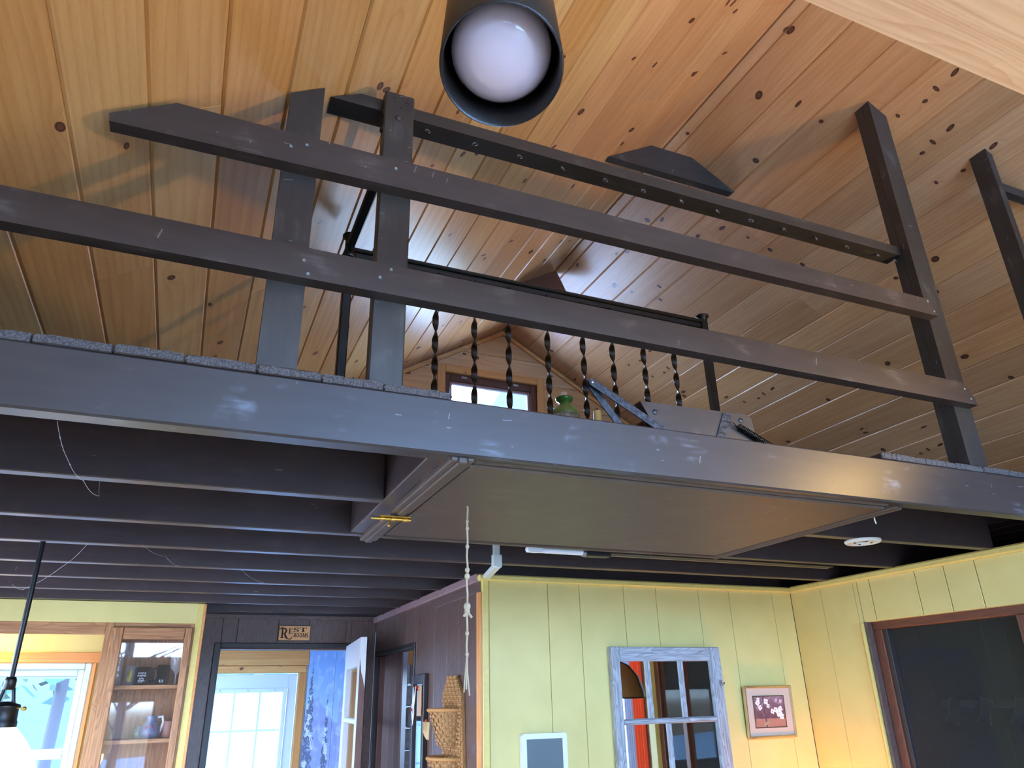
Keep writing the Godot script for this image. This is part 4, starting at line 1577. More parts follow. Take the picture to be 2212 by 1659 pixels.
	# boarded side wall with its doorway
	var s := struct("wall_hall")
	rng.seed = 61
	boarded(s, "board", M.dark_panel, 0, 1.29, 0.05, [-5.5, -5.224, -4.897, -4.661, -4.437, -4.087, -3.87, -3.69, -3.385], -0.12, 2.08, [[-5.43, -4.47, -0.2, 1.845]], 0.004)
	st = mb()
	bx(st, Vector3(1.264, 2.068, -5.49), Vector3(1.32, 2.108, -3.368), 0.006, 2)
	part("top_strip", st, M.purple_trim, s)
	st = mb()
	bx(st, Vector3(1.283, 2.022, -4.09), Vector3(1.30, 2.068, -3.372), 0.003, 2)
	part("band", st, M.dark_panel, s)
	var f2 := struct("trim_5")
	st = mb()
	bx(st, Vector3(1.28, 1.842, -5.44), Vector3(1.36, 1.868, -4.455), 0.004, 2)
	bx(st, Vector3(1.28, -0.1, -4.475), Vector3(1.36, 1.842, -4.45), 0.004, 1)
	bx(st, Vector3(1.28, -0.1, -5.45), Vector3(1.36, 1.842, -5.425), 0.004, 1)
	part("door_frame", st, M.dark_trim, f2)
	# concertina door pushed to the far side
	M.fold = mat(Color(0.29, 0.195, 0.18), 0.4)
	var fd := struct("door_3", "brown folding door pushed open in the side doorway", "door")
	for i in 9:
		st = mb()
		var z0 := -5.425 + i * 0.072
		var sw := 0.028 if i % 2 else -0.028
		var q := Transform3D(Basis(Vector3.UP, 0.62 if i % 2 else -0.62), Vector3(1.325, 0, z0 + 0.036))
		bx(st, Vector3(-0.004, -0.09, -0.043), Vector3(0.004, 1.835, 0.043), 0.003, 1, q)
		part("slat", st, M.fold, fd)
	# washroom behind it
	var bw := struct("wall_washroom")
	slab_wall(bw, "panel", M.wall_white, 2, -3.47, 0.06, 1.34, 3.2, -0.13, 2.1)
	st = mb()
	bx(st, Vector3(1.34, -0.13, -5.56), Vector3(3.3, 1.0, -5.50))
	bx(st, Vector3(1.34, 1.74, -5.56), Vector3(3.3, 2.1, -5.50))
	part("panel", st, M.casing, bw)
	var sm := tri_mat(Color.WHITE, 0.85, blotch_image(62, Color(0.82, 0.82, 0.83), Color(0.62, 0.62, 0.63), 0.03), 2.0)
	rng.seed = 8
	for r in 6:
		var y := 0.95 + r * 0.14
		var x := 1.34 + (0.06 if r % 2 else 0.0)
		while x < 2.2:
			var bwid := rng.randf_range(0.12, 0.2)
			st = mb()
			bx(st, Vector3(x + 0.003, y + 0.003, -5.52), Vector3(x + bwid - 0.003, y + 0.137, -5.47 + rng.randf() * 0.012), 0.012)
			part("stone", st, sm, bw)
			x += bwid
	var gl := thing("added_globe", "unseen white globe added on the washroom ceiling to light the stones", "light", Vector3(2.2, 2.09, -4.5))  # unseen lamp, added to brighten the washroom stones
	st = mb()
	ball(st, Vector3(2.2, 2.0, -4.5), Vector3(0.08, 0.07, 0.08))
	part("globe", st, glow_mat(Color(0.92, 0.96, 1.0), 3.0), gl)
	st = mb()
	lathe(st, [Vector2(0.06, 2.06), Vector2(0.06, 2.1), Vector2(0.0001, 2.1)], 16, Transform3D(Basis(), Vector3(2.2, 0, -4.5)))
	part("base", st, M.white, gl)
	omni("added_globe_glow", Vector3(0, -0.19, 0), Color(0.92, 0.96, 1.0), 0.16, 0.08, gl)


func sign_board() -> void:
	var t := thing("rest_rooms_sign", "small tan wooden sign reading REST ROOMS over the doorway", "sign", Vector3(0.718, 1.996, -5.494))
	var st := mb()
	UVO = Vector2(0.3, 0.02)
	bx(st, Vector3(0.613, 1.947, -5.5), Vector3(0.824, 2.043, -5.488), 0.002)
	part("plate", st, mat(Color(1.0, 0.98, 0.9), 0.6, 0.0, M.fir.albedo_texture, 1.0, 4.0), t)
	UVO = Vector2.ZERO
	st = mb()
	frame(st, 0.611, 0.826, 1.945, 2.045, 0.003, -5.499, -5.4865, 0.001)
	part("rim", st, M.dark_trim, t)
	var ink := mat(Color(0.20, 0.13, 0.12), 0.7)
	for w in [["R", "Droid Serif", 0.062, Vector2(0.626, 1.965), Rect2(0.6235, 1.962, 0.050, 0.066)], ["E", "Droid Serif", 0.040, Vector2(0.669, 1.978), Rect2(0.676, 1.990, 0.027, 0.036)], ["ST", "Droid Serif", 0.032, Vector2(0.704, 2.000), Rect2(0.708, 2.003, 0.090, 0.029)], ["ROOMS", "Droid Sans", 0.0245, Vector2(0.718, 1.966), Rect2(0.714, 1.967, 0.097, 0.028)]]:
		var tm := TextMesh.new()
		tm.text = w[0]
		var sf := SystemFont.new()
		sf.font_names = PackedStringArray([w[1]])
		sf.font_weight = 700
		tm.font = sf
		tm.font_size = 64
		tm.pixel_size = w[2] / 46.0
		tm.depth = 0.0012
		tm.horizontal_alignment = HORIZONTAL_ALIGNMENT_LEFT
		tm.vertical_alignment = VERTICAL_ALIGNMENT_BOTTOM
		var box := tm.get_aabb()
		var fit: Rect2 = w[4]
		var sc := Vector3(fit.size.x / box.size.x, fit.size.y / box.size.y, 1.0)
		var mi := part_mesh("lettering", tm, ink, t, Transform3D(Basis.from_scale(sc), Vector3(fit.position.x - box.position.x * sc.x, fit.position.y - box.position.y * sc.y, -5.4872) - t.position))
		mi.set_meta("label", "painted letters " + w[0])
	# flourishes of the big R
	st = mb()
	tube(st, [Vector3(0.622, 2.014, -5.4868), Vector3(0.616, 2.022, -5.4868), Vector3(0.624, 2.031, -5.4868), Vector3(0.645, 2.034, -5.4868)], 0.0022, 6)
	part("flourish", st, ink, t)
	st = mb()
	tube(st, [Vector3(0.652, 1.975, -5.4868), Vector3(0.668, 1.958, -5.4868), Vector3(0.690, 1.954, -5.4868), Vector3(0.703, 1.966, -5.4868)], 0.0034, 6)
	part("flourish", st, ink, t)


func mural() -> void:
	var n := 256
	var h := 512
	var im := Image.create_empty(n, h, false, Image.FORMAT_RGB8)
	var nz := noise_bytes(71, 0.02, n, h, 4)
	var fine := noise_bytes(72, 0.1, n, h, 3)
	for y in h:
		for x in n:
			var v := float(y) / h
			var c := Color(0.55, 0.70, 0.95).lerp(Color(0.72, 0.82, 0.97), clampf(v * 2.2, 0, 1))
			var u := float(x) / n
			var ridge := 0.24 + absf(u - 0.22) * 0.5 - 0.05 * sin(u * 17.0) * 0.4
			if v > ridge:
				c = Color(0.62, 0.68, 0.85).lerp(Color(0.72, 0.76, 0.90), clampf((v - ridge) * 3.0, 0, 1))
			if v > 0.36 + u * 0.05:
				c = c.lerp(Color(0.60, 0.62, 0.82), 0.6)
			if u > 0.62 and v > 0.28 - (u - 0.62) * 0.5:
				c = Color(0.68, 0.70, 0.84)
			c = c.lerp(Color(0.9, 0.93, 0.98), clampf((nz[y * n + x] / 255.0 - 0.55) * 1.6, 0, 0.5))
			for q in [[0.08, 0.05, 0.10], [0.40, 0.21, 0.07], [0.86, -0.02, 0.13]]:
				var d: float = absf(u - q[0])
				var top: float = q[1]
				if v > top and v < top + 0.75:
					var wid: float = q[2] * clampf((v - top) * 2.4, 0.0, 1.0) * (0.55 + 0.45 * absf(sin((v - top) * 62.0 + q[0] * 9.0)))
					if d < wid and fine[y * n + x] > 90:
						c = Color(0.42, 0.45, 0.56) if nz[y * n + x] < 150 else Color(0.88, 0.90, 0.95)
			im.set_pixel(x, y, c)
	var m := mat(Color.WHITE, 0.6, 0.0, ImageTexture.create_from_image(im), 1.0 / 0.46, 1.0 / 1.5)
	O = Vector3(1.3, 1.0, -7.03)
	UVO = Vector2(-1.068, 0.0)
	var st := mb()
	# u from 0 to 0.46 m across, v downwards from 1.97
	for s in [[1.068, 1.30], [1.302, 1.53]]:
		var p := [Vector3(s[0], 1.972, -7.025), Vector3(s[1], 1.972, -7.025), Vector3(s[1], 0.47, -7.025), Vector3(s[0], 0.47, -7.025)]
		for k in [0, 1, 2, 0, 2, 3]:
			st.set_normal(Vector3.BACK)
			st.set_uv(Vector2(p[k].x - 1.068, 1.972 - p[k].y))
			st.add_vertex(p[k] - O)
		UVO = Vector2(-1.068, 0.0)
		bx(st, Vector3(s[0], 0.47, -7.0385), Vector3(s[1], 1.972, -7.0255))
	UVO = Vector2.ZERO
	single("mural", st, m, "painted blue winter scene of snowy pines on the entry wall, right of the entrance door", "mural")


func yellow_room() -> void:
	rng.seed = 9
	var w := struct("wall_back")
	boarded(w, "board", M.yellow, 2, -3.36, 0.05, [1.328, 1.642, 1.820, 2.079, 2.278, 2.551, 2.757, 3.061, 3.2], -0.12, 2.10, [], 0.0022)
	var st := mb()
	bx(st, Vector3(1.292, -0.12, -3.40), Vector3(1.325, 2.10, -3.352), 0.003, 1)
	part("corner_strip", st, M.yellow_trim, w)
	st = mb()
	bx(st, Vector3(1.278, -0.12, -3.40), Vector3(1.292, 2.02, -3.357), 0.002, 1)
	part("edge_strip", st, M.casing, w)
	var tr := struct("trim_6")
	st = mb()
	bx(st, Vector3(1.27, 2.070, -3.37), Vector3(3.2, 2.101, -3.338), 0.007, 0)
	part("moulding", st, M.yellow_trim, tr)
	var r := struct("wall_right")
	boarded(r, "board", M.yellow, 0, 3.2, 0.08, [-3.36, -3.132, -2.907, -2.799, -2.528, -2.371, -2.217, -1.98, -1.7], -0.12, 2.10, [[-2.88, -1.78, 0.55, 1.866]], 0.0022)
	st = mb()
	bx(st, Vector3(3.186, 0.55, -2.895), Vector3(3.2, 1.863, -2.881), 0.002, 1)
	part("edge_strip", st, M.yellow_trim, r)
	var tr2 := struct("trim_7")
	st = mb()
	bx(st, Vector3(3.176, 2.070, -3.34), Vector3(3.21, 2.103, -1.68), 0.007, 2)
	part("moulding", st, M.yellow_trim, tr2)
	# opening with its brown frame
	var win := struct("window_7")
	st = mb()
	bx(st, Vector3(3.2, 0.55, -2.884), Vector3(3.28, 1.87, -2.866), 0.001, 1)
	part("reveal", st, M.dark_panel, win)
	st = mb()
	bx(st, Vector3(3.235, 1.828, -2.866), Vector3(3.29, 1.868, -1.75), 0.003, 2)
	bx(st, Vector3(3.235, 0.55, -2.866), Vector3(3.29, 1.828, -2.815), 0.003, 1)
	bx(st, Vector3(3.235, 0.55, -2.866), Vector3(3.29, 0.60, -1.75), 0.003, 2)
	bx(st, Vector3(3.235, 0.55, -1.83), Vector3(3.29, 1.828, -1.75), 0.003, 1)
	part("window_frame", st, M.redwood, win)
	st = mb()
	bx(st, Vector3(3.245, 0.6, -2.815), Vector3(3.275, 1.828, -2.79), 0.002, 1)
	part("sash", st, M.dark_trim, win)
	st = mb()
	bx(st, Vector3(3.232, 0.6, -2.12), Vector3(3.285, 1.828, -2.075), 0.003, 1)
	part("mullion", st, M.redwood, win)
	for q in [[-2.80, -2.11], [-2.08, -1.82]]:
		st = mb()
		bx(st, Vector3(3.258, 0.59, q[0]), Vector3(3.261, 1.84, q[1]))
		part("pane", st, M.dim_glass, win)
	# thermostat-like wall display
	var t := thing("wall_display", "white framed wall display with a blank grey screen, low on the yellow wall", "display", Vector3(1.585, 1.3, -3.355))
	st = mb()
	prism(st, rounded(1.470, 1.698, 1.212, 1.399, 0.014), -3.36, -3.332)
	part("case", st, M.white, t)
	st = mb()
	bx(st, Vector3(1.494, 1.240, -3.3325), Vector3(1.674, 1.376, -3.3312), 0.001)
	part("screen", st, mat(Color(0.36, 0.41, 0.43), 0.25), t)
	# old window sash hung as a mirror
	t = thing("mirror_sash", "whitewashed old window sash hung as a mirror on the yellow wall", "mirror", Vector3(2.29, 1.0, -3.35))
	st = mb()
	UVO = Vector2(0.1, 0.03)
	bx(st, Vector3(1.958, 0.85, -3.36), Vector3(2.004, 1.773, -3.318), 0.004, 1)
	part("stile", st, M.wash, t)
	UVO = Vector2(0.5, 0.13)
	st = mb()
	bx(st, Vector3(2.550, 0.85, -3.36), Vector3(2.615, 1.773, -3.318), 0.004, 1)
	part("stile", st, M.wash, t)
	st = mb()
	bx(st, Vector3(2.004, 1.705, -3.36), Vector3(2.550, 1.772, -3.319), 0.003, 0)
	part("top_rail", st, M.wash, t)
	st = mb()
	prism(st, [Vector2(-3.333, 1.418), Vector2(-3.318, 1.424), Vector2(-3.318, 1.438), Vector2(-3.333, 1.444)], 2.004, 2.550, 0, 0)
	part("muntin", st, M.wash, t)
	for q in [[2.168, 1.444, 1.705], [2.366, 1.444, 1.705], [2.262, 0.9, 1.418]]:
		st = mb()
		prism(st, [Vector2(q[0] - 0.016, -3.334), Vector2(q[0] - 0.006, -3.318), Vector2(q[0] + 0.006, -3.318), Vector2(q[0] + 0.016, -3.334)], q[1], q[2], 1, 1)
		part("muntin", st, M.wash, t)
	var mm := mat(Color(0.90, 0.92, 0.92), 0.015, 1.0)
	for q in [[2.0, 2.168, 1.431, 1.71], [2.168, 2.366, 1.431, 1.71], [2.366, 2.555, 1.431, 1.71], [2.0, 2.262, 0.9, 1.431], [2.262, 2.555, 0.9, 1.431]]:
		st = mb()
		bx(st, Vector3(q[0], q[2], -3.342), Vector3(q[1] - 0.0008, q[3] - 0.0008, -3.334))
		part("mirror_pane", st, mm, t)
	st = mb()
	UVO = Vector2.ZERO
	bx(st, Vector3(2.588, 1.585, -3.318), Vector3(2.604, 1.612, -3.314), 0.002)
	tube(st, [Vector3(2.592, 1.603, -3.314), Vector3(2.585, 1.598, -3.30), Vector3(2.596, 1.588, -3.296), Vector3(2.606, 1.6, -3.30)], 0.004, 8)
	tube(st, [Vector3(2.596, 1.59, -3.314), Vector3(2.597, 1.572, -3.31)], 0.005, 8)
	part("latch", st, M.steel, t)
	# framed dogwood picture
	t = thing("framed_picture", "champagne framed picture of white dogwood blossoms, right of the mirror", "picture", Vector3(2.908, 1.328, -3.355))
	var tilt := Transform3D(Basis(Vector3.RIGHT, 0.04), Vector3(2.908, 1.455, -3.342))
	var gold := mat(Color(0.86, 0.77, 0.62), 0.22, 0.9)
	st = mb()
	frame(st, -0.160, 0.160, -0.127, 0.127, 0.013, -0.008, 0.012, 0.004)
	shift(part("frame", st, gold, t), t, tilt)
	st = mb()
	bx(st, Vector3(-0.148, -0.115, -0.006), Vector3(0.148, 0.115, 0.001))
	shift(part("mat_board", st, mat(Color(0.76, 0.69, 0.62), 0.8), t), t, tilt)
	st = mb()
	frame(st, -0.105, 0.105, -0.078, 0.078, 0.005, 0.0, 0.0035, 0.001)
	shift(part("inner_frame", st, mat(Color(0.36, 0.30, 0.22), 0.4, 0.4), t), t, tilt)
	st = mb()
	var pq := [Vector3(-0.1, 0.073, 0.002), Vector3(0.1, 0.073, 0.002), Vector3(0.1, -0.073, 0.002), Vector3(-0.1, -0.073, 0.002)]
	var uv := [Vector2(0, 0), Vector2(1, 0), Vector2(1, 1), Vector2(0, 1)]
	for k in [0, 1, 2, 0, 2, 3]:
		st.set_normal(Vector3.BACK)
		st.set_uv(uv[k])
		st.add_vertex(pq[k] - O)
	shift(part("print", st, mat(Color.WHITE, 0.5, 0.0, dogwood()), t), t, tilt)


# parts built round the origin are moved to where the tilted picture hangs
func shift(mi: MeshInstance3D, t: Node3D, xf := Transform3D()) -> void:
	mi.transform = Transform3D(xf.basis, xf.origin - t.position + xf.basis * t.position)


func rounded(x0: float, x1: float, y0: float, y1: float, r: float) -> Array:
	var out := []
	for c in [[x1 - r, y1 - r, 0.0], [x0 + r, y1 - r, PI / 2], [x0 + r, y0 + r, PI], [x1 - r, y0 + r, PI * 1.5]]:
		for i in 5:
			var a: float = c[2] + PI / 2 * i / 4
			out.append(Vector2(c[0] + cos(a) * r, c[1] + sin(a) * r))
	return out


func dogwood() -> ImageTexture:
	var w := 200
	var h := 150
	var nz := noise_bytes(81, 0.03, w, h, 4)
	var im := Image.create_empty(w, h, false, Image.FORMAT_RGB8)
	for y in h:
		for x in w:
			var v := float(y) / h
			var n := nz[y * w + x] / 255.0
			var c := Color(0.52, 0.40, 0.45).lerp(Color(0.36, 0.22, 0.24), clampf(v * 1.2, 0, 1))
			if v > 0.72:
				c = Color(0.66, 0.45, 0.38)
			c = c.lerp(Color(0.75, 0.66, 0.70), clampf((n - 0.5) * 2.0, 0, 0.7) * (1.0 - v))
			if absf(x - 62 - y * 0.06) < 4:
				c = Color(0.34, 0.24, 0.30)
			im.set_pixel(x, y, c)
	for f in [[24, 30, 13], [38, 54, 12], [80, 24, 14], [92, 46, 10], [118, 74, 12], [160, 80, 20], [140, 66, 12], [172, 62, 13], [176, 100, 14], [30, 14, 10], [150, 18, 8], [178, 24, 9]]:
		for k in 4:
			var a: float = k * PI / 2 + f[0] * 0.13
			var cx: float = f[0] + cos(a) * f[2] * 0.62
			var cy: float = f[1] + sin(a) * f[2] * 0.62
			var r: float = f[2] * 0.55
			for y in range(maxi(int(cy - r), 0), mini(int(cy + r) + 1, h)):
				for x in range(maxi(int(cx - r), 0), mini(int(cx + r) + 1, w)):
					if (x - cx) * (x - cx) + (y - cy) * (y - cy) < r * r:
						im.set_pixel(x, y, Color(0.93, 0.90, 0.88) if f[2] > 9 else Color(0.80, 0.72, 0.76))
		for y in range(maxi(f[1] - 2, 0), mini(f[1] + 3, h)):
			for x in range(maxi(f[0] - 2, 0), mini(f[0] + 3, w)):
				im.set_pixel(x, y, Color(0.52, 0.45, 0.28))
	for q in [[70, 132, 11], [84, 126, 9], [60, 138, 8]]:
		for y in range(q[1] - q[2], mini(q[1] + q[2], h)):
			for x in range(q[0] - q[2], q[0] + q[2]):
				if (x - q[0]) * (x - q[0]) + (y - q[1]) * (y - q[1]) * 2 < q[2] * q[2]:
					im.set_pixel(x, y, Color(0.60, 0.56, 0.42))
	return ImageTexture.create_from_image(im)


func far_room() -> void:
	# dark boarded room beyond the opening on the right
	rng.seed = 13
	var w := struct("wall_dark_room")
	var cuts := [-5.5]
	while cuts[-1] < -1.85:
		cuts.append(cuts[-1] + [0.31, 0.16, 0.24, 0.20][cuts.size() % 4])
	cuts.append(-1.62)
	boarded(w, "board", M.dark_room, 0, 5.2, 0.06, cuts, -0.12, 2.1, [], 0.006)
	w = struct("wall_dark_back")
	slab_wall(w, "panel", M.dark_room, 2, -5.44, 0.06, 3.3, 5.2, -0.12, 2.1)
	w = struct("wall_dark_front")
	slab_wall(w, "panel", M.dark_room, 2, -1.66, 0.05, 3.3, 5.5, -0.12, 2.1)
	w = struct("wall_dark_left")
	slab_wall(w, "panel", M.dark_room, 0, 3.285, 0.05, -5.5, -2.9, -0.12, 2.1)
	w = struct("ceiling")
	var st := mb()
	bx(st, Vector3(3.28, 2.06, -5.44), Vector3(5.2, 2.099, -1.66))
	part("ceiling_panel", st, M.dark_room, w)
	var t := thing("track_light", "grey track with three small unlit spotlights on the dark wall beyond the right opening", "light", Vector3(5.16, 1.45, -3.6))
	st = mb()
	bx(st, Vector3(5.165, 1.418, -4.10), Vector3(5.2, 1.462, -3.10), 0.003, 2)
	var gm := mat(Color(0.24, 0.25, 0.27), 0.5)
	part("track", st, gm, t)
	for z in [-3.985, -3.745, -3.50]:
		st = mb()
		var xf := turned(Vector3(5.12, 1.40, z), Vector3(0.22, 0.93, 0.22))
		lathe(st, [Vector2(0.0001, 0.085), Vector2(0.036, 0.083), Vector2(0.037, 0.03), Vector2(0.030, 0.0), Vector2(0.033, -0.03), Vector2(0.046, -0.085), Vector2(0.041, -0.085), Vector2(0.0001, -0.05)], 20, xf)
		part("lamp_head", st, gm, t)
		st = mb()
		tube(st, [Vector3(5.13, 1.44, z), Vector3(5.17, 1.44, z)], 0.009, 8)
		part("arm", st, gm, t)


func small_things() -> void:
	var t: Node3D
	var st: SurfaceTool
	# woven wall pocket
	t = thing("wall_basket", "woven wicker wall pocket with two baskets, hung on the dark boarded wall", "basket", Vector3(1.285, 1.0, -3.72))
	M.wicker = tri_mat(Color.WHITE, 0.75, blotch_image(91, Color(0.72, 0.54, 0.34), Color(0.60, 0.43, 0.25), 0.03), 9.0)
	st = mb()
	# backboard with woven face
	prism(st, [Vector2(-3.805, 1.652), Vector2(-3.665, 1.650), Vector2(-3.588, 1.575), Vector2(-3.565, 1.30), Vector2(-3.565, 0.95), Vector2(-3.86, 0.95), Vector2(-3.865, 1.30), Vector2(-3.868, 1.575)], 1.272, 1.288, 0, 1)
	part("back_board", st, M.wicker, t)
	st = mb()
	var r := 0
	var y := 0.96
	while y < 1.645:
		var half := 0.140 if y < 1.56 else lerpf(0.140, 0.066, (y - 1.56) / 0.09)
		var z := -3.722 - half
		var k := 0
		while z < -3.722 + half:
			if (k + r) % 2 == 0:
				bx(st, Vector3(1.262, y, z), Vector3(1.273, y + 0.016, minf(z + 0.026, -3.722 + half)), 0.005)
			else:
				bx(st, Vector3(1.267, y + 0.002, z), Vector3(1.274, y + 0.014, minf(z + 0.026, -3.722 + half)), 0.003)
			z += 0.027
			k += 1
		y += 0.018
		r += 1
	part("weave", st, M.wicker, t).set_meta("kind", "stuff")
	for p in [[1.502, 1.345], [1.292, 1.13]]:
		st = mb()
		pocket(st, p[0], p[1])
		var pk := part("pocket", st, M.wicker, t)
		st = mb()
		var rim := []
		for i in 17:
			var a := PI * i / 16
			rim.append(Vector3(1.275 - sin(a) * 0.122, p[0] + sin(a) * 0.002, -3.715 - cos(a) * 0.118))
		tube(st, rim, 0.009, 8)
		part("rim", st, mat(Color(0.70, 0.50, 0.28), 0.7), pk)
	st = mb()
	for i in 9:
		var a := i * 2.4
		ball(st, Vector3(1.165 + 0.004 * sin(a), 1.442 - i * 0.006 + 0.01 * cos(a), -3.80 + 0.012 * sin(a * 1.7)), Vector3(0.008, 0.012, 0.010), 8)
	part("dried_flower", st, mat(Color(0.66, 0.28, 0.16), 0.8), t, "rust red dried flower head")
	st = mb()
	for i in 7:
		var s := (i - 3) * 0.014
		tube(st, [Vector3(1.16, 1.375, -3.755 + s * 0.3), Vector3(1.152, 1.41, -3.76 + s), Vector3(1.158, 1.45, -3.775 + s * 1.2)], 0.004, 6)
	part("raffia", st, mat(Color(0.76, 0.66, 0.48), 0.85), t)
	# dark mirror with feathers beside it
	t = thing("hall_mirror", "narrow dark framed mirror on the boarded wall, between the side doorway and the basket", "mirror", Vector3(1.285, 0.8, -4.31))
	st = mb()
	bx(st, Vector3(1.262, 0.7, -4.43), Vector3(1.289, 1.685, -4.395), 0.003, 1)
	bx(st, Vector3(1.262, 0.7, -4.215), Vector3(1.289, 1.685, -4.18), 0.003, 1)
	bx(st, Vector3(1.262, 1.635, -4.395), Vector3(1.289, 1.685, -4.215), 0.003, 2)
	part("frame", st, M.dark_trim, t)
	st = mb()
	bx(st, Vector3(1.276, 0.7, -4.397), Vector3(1.282, 1.637, -4.213))
	part("mirror_pane", st, mat(Color(0.72, 0.74, 0.76), 0.05, 1.0), t)
	t = thing("feather_hanging", "white feathers with red ribbons hanging over the narrow dark mirror", "ornament", Vector3(1.25, 1.62, -4.30))
	st = mb()
	bx(st, Vector3(1.254, 1.47, -4.27), Vector3(1.260, 1.625, -4.20), 0.002)
	part("card", st, mat(Color(0.76, 0.62, 0.48), 0.8), t)
	st = mb()
	for f in [[-4.33, 1.615, 0.15, 0.016, 0.03], [-4.29, 1.62, 0.13, 0.014, -0.02], [-4.31, 1.52, 0.10, 0.015, 0.0], [-4.35, 1.53, 0.10, 0.012, 0.05]]:
		for s in [-1, 1]:
			var pts := []
			for i in 9:
				var u := i / 8.0
				pts.append(Vector3(1.245 - 0.006 * u, f[1] - f[2] * u, f[0] + f[4] * u * u))
			for i in 8:
				var w0: float = f[3] * sin(PI * (i / 8.0) * 0.92 + 0.12)
				var w1: float = f[3] * sin(PI * ((i + 1) / 8.0) * 0.92 + 0.12)
				poly(st, [pts[i], pts[i + 1], pts[i + 1] + Vector3(0.003, 0.004, s * w1), pts[i] + Vector3(0.003, 0.004, s * w0)], Vector3.LEFT)
	part("feather", st, mat(Color(0.86, 0.86, 0.84), 0.9), t)
	for q in [[1.617, -4.245], [1.500, -4.33]]:
		st = mb()
		ball(st, Vector3(1.243, q[0], q[1]), Vector3(0.006, 0.007, 0.007), 8)
		tube(st, [Vector3(1.243, q[0], q[1]), Vector3(1.243, q[0] + 0.008, q[1] - 0.03)], 0.0035, 6)
		tube(st, [Vector3(1.243, q[0], q[1]), Vector3(1.243, q[0] - 0.018, q[1] + 0.02)], 0.0035, 6)
		part("ribbon", st, mat(Color(0.70, 0.12, 0.10), 0.7), t, "red ribbon bow")
	# round white ceiling ring right of the hatch
	t = thing("ceiling_ring", "round white ceiling trim ring with a hole, right of the hatch", "ceiling ring", Vector3(2.458, LOW, -2.138))
	st = mb()
	var at := Transform3D(Basis(), Vector3(2.458, 0, -2.138))
	lathe(st, [Vector2(0.026, LOW), Vector2(0.026, LOW - 0.006), Vector2(0.031, LOW - 0.010), Vector2(0.036, LOW - 0.008), Vector2(0.048, LOW - 0.008), Vector2(0.052, LOW - 0.012), Vector2(0.064, LOW - 0.011), Vector2(0.069, LOW - 0.005), Vector2(0.068, LOW)], 40, at)
	part("ring", st, mat(Color(0.84, 0.83, 0.78), 0.5), t)
	st = mb()
	bx(st, Vector3(2.43, LOW - 0.004, -2.15), Vector3(2.486, LOW - 0.001, -2.126), 0.001)
	for k in 4:
		var a := k * PI / 2 + 0.4
		bx(st, Vector3(2.458 + cos(a) * 0.033 - 0.004, LOW - 0.012, -2.138 + sin(a) * 0.033 - 0.004), Vector3(2.458 + cos(a) * 0.033 + 0.004, LOW - 0.008, -2.138 + sin(a) * 0.033 + 0.004), 0.001)
	part("bracket", st, M.black, t)
	# white tab hanging from the hatch edge
	O = Vector3(2.13, LOW, -1.785)
	st = mb()
	tube(st, [Vector3(2.13, LOW - 0.008, -1.785), Vector3(2.131, LOW - 0.018, -1.786), Vector3(2.134, LOW - 0.029, -1.786)], 0.0022, 6)
	single("cord_end", st, M.white, "tiny white cord end dangling from the right corner of the hatch", "cord")
	# tubular closer and its channel under the second joist
	t = thing("track_closer", "white tubular closer with a black block on a long dark channel, behind the hatch", "closer", Vector3(1.9, LOW, -2.68))
	st = mb()
	prism(st, [Vector2(1.222, LOW - 0.004), Vector2(1.224, LOW + 0.004), Vector2(1.252, LOW + 0.008), Vector2(1.29, LOW + 0.006), Vector2(1.288, LOW - 0.014), Vector2(1.255, LOW - 0.016), Vector2(1.226, LOW - 0.014)], -2.663, -2.69)
	part("end_bracket", st, M.white, t)
	st = mb()
	tube(st, [Vector3(1.27, LOW - 0.004, -2.678), Vector3(1.478, LOW - 0.004, -2.678)], 0.0125, 16)
	part("cylinder", st, M.white, t)
	st = mb()
	tube(st, [Vector3(1.474, LOW - 0.006, -2.68), Vector3(1.49, LOW - 0.006, -2.68)], 0.0155, 18)
	part("band", st, M.steel, t)
	st = mb()
	bx(st, Vector3(1.490, LOW - 0.020, -2.70), Vector3(1.600, LOW + 0.016, -2.652), 0.004)
	part("block", st, M.black, t)
	st = mb()
	bx(st, Vector3(1.60, LOW - 0.006, -2.70), Vector3(2.83, LOW + 0.006, -2.654), 0.002)
	part("channel", st, M.black, t)
	st = mb()
	bx(st, Vector3(1.60, LOW - 0.009, -2.702), Vector3(2.83, LOW - 0.004, -2.690), 0.001)
	part("lip", st, mat(Color(0.50, 0.42, 0.32), 0.4, 0.4), t)
	# cable cover
	t = thing("cable_cover", "white plastic cable cover stepping down a joist to the corner of the yellow wall", "cable cover", Vector3(1.24, LOW, -3.03))
	st = mb()
	bx(st, Vector3(1.222, 2.128, -3.044), Vector3(1.251, FLOOR_Y - 0.01, -3.026), 0.002, 1)
	part("upper_cover", st, M.vinyl, t)
	st = mb()
	prism(st, [Vector2(1.217, 2.134), Vector2(1.256, 2.134), Vector2(1.257, 2.083), Vector2(1.252, 2.078), Vector2(1.217, 2.086)], -3.044, -3.018)
	part("elbow", st, M.vinyl, t)
	st = mb()
	bx(st, Vector3(-0.018, -0.010, 0), Vector3(0.018, 0.010, 0.335), 0.003, 2, Transform3D(Basis.looking_at(Vector3(-0.075, 0.0, 0.325).normalized(), Vector3.UP, false), Vector3(1.238, 2.090, -3.025)))
	part("lower_cover", st, M.vinyl, t)
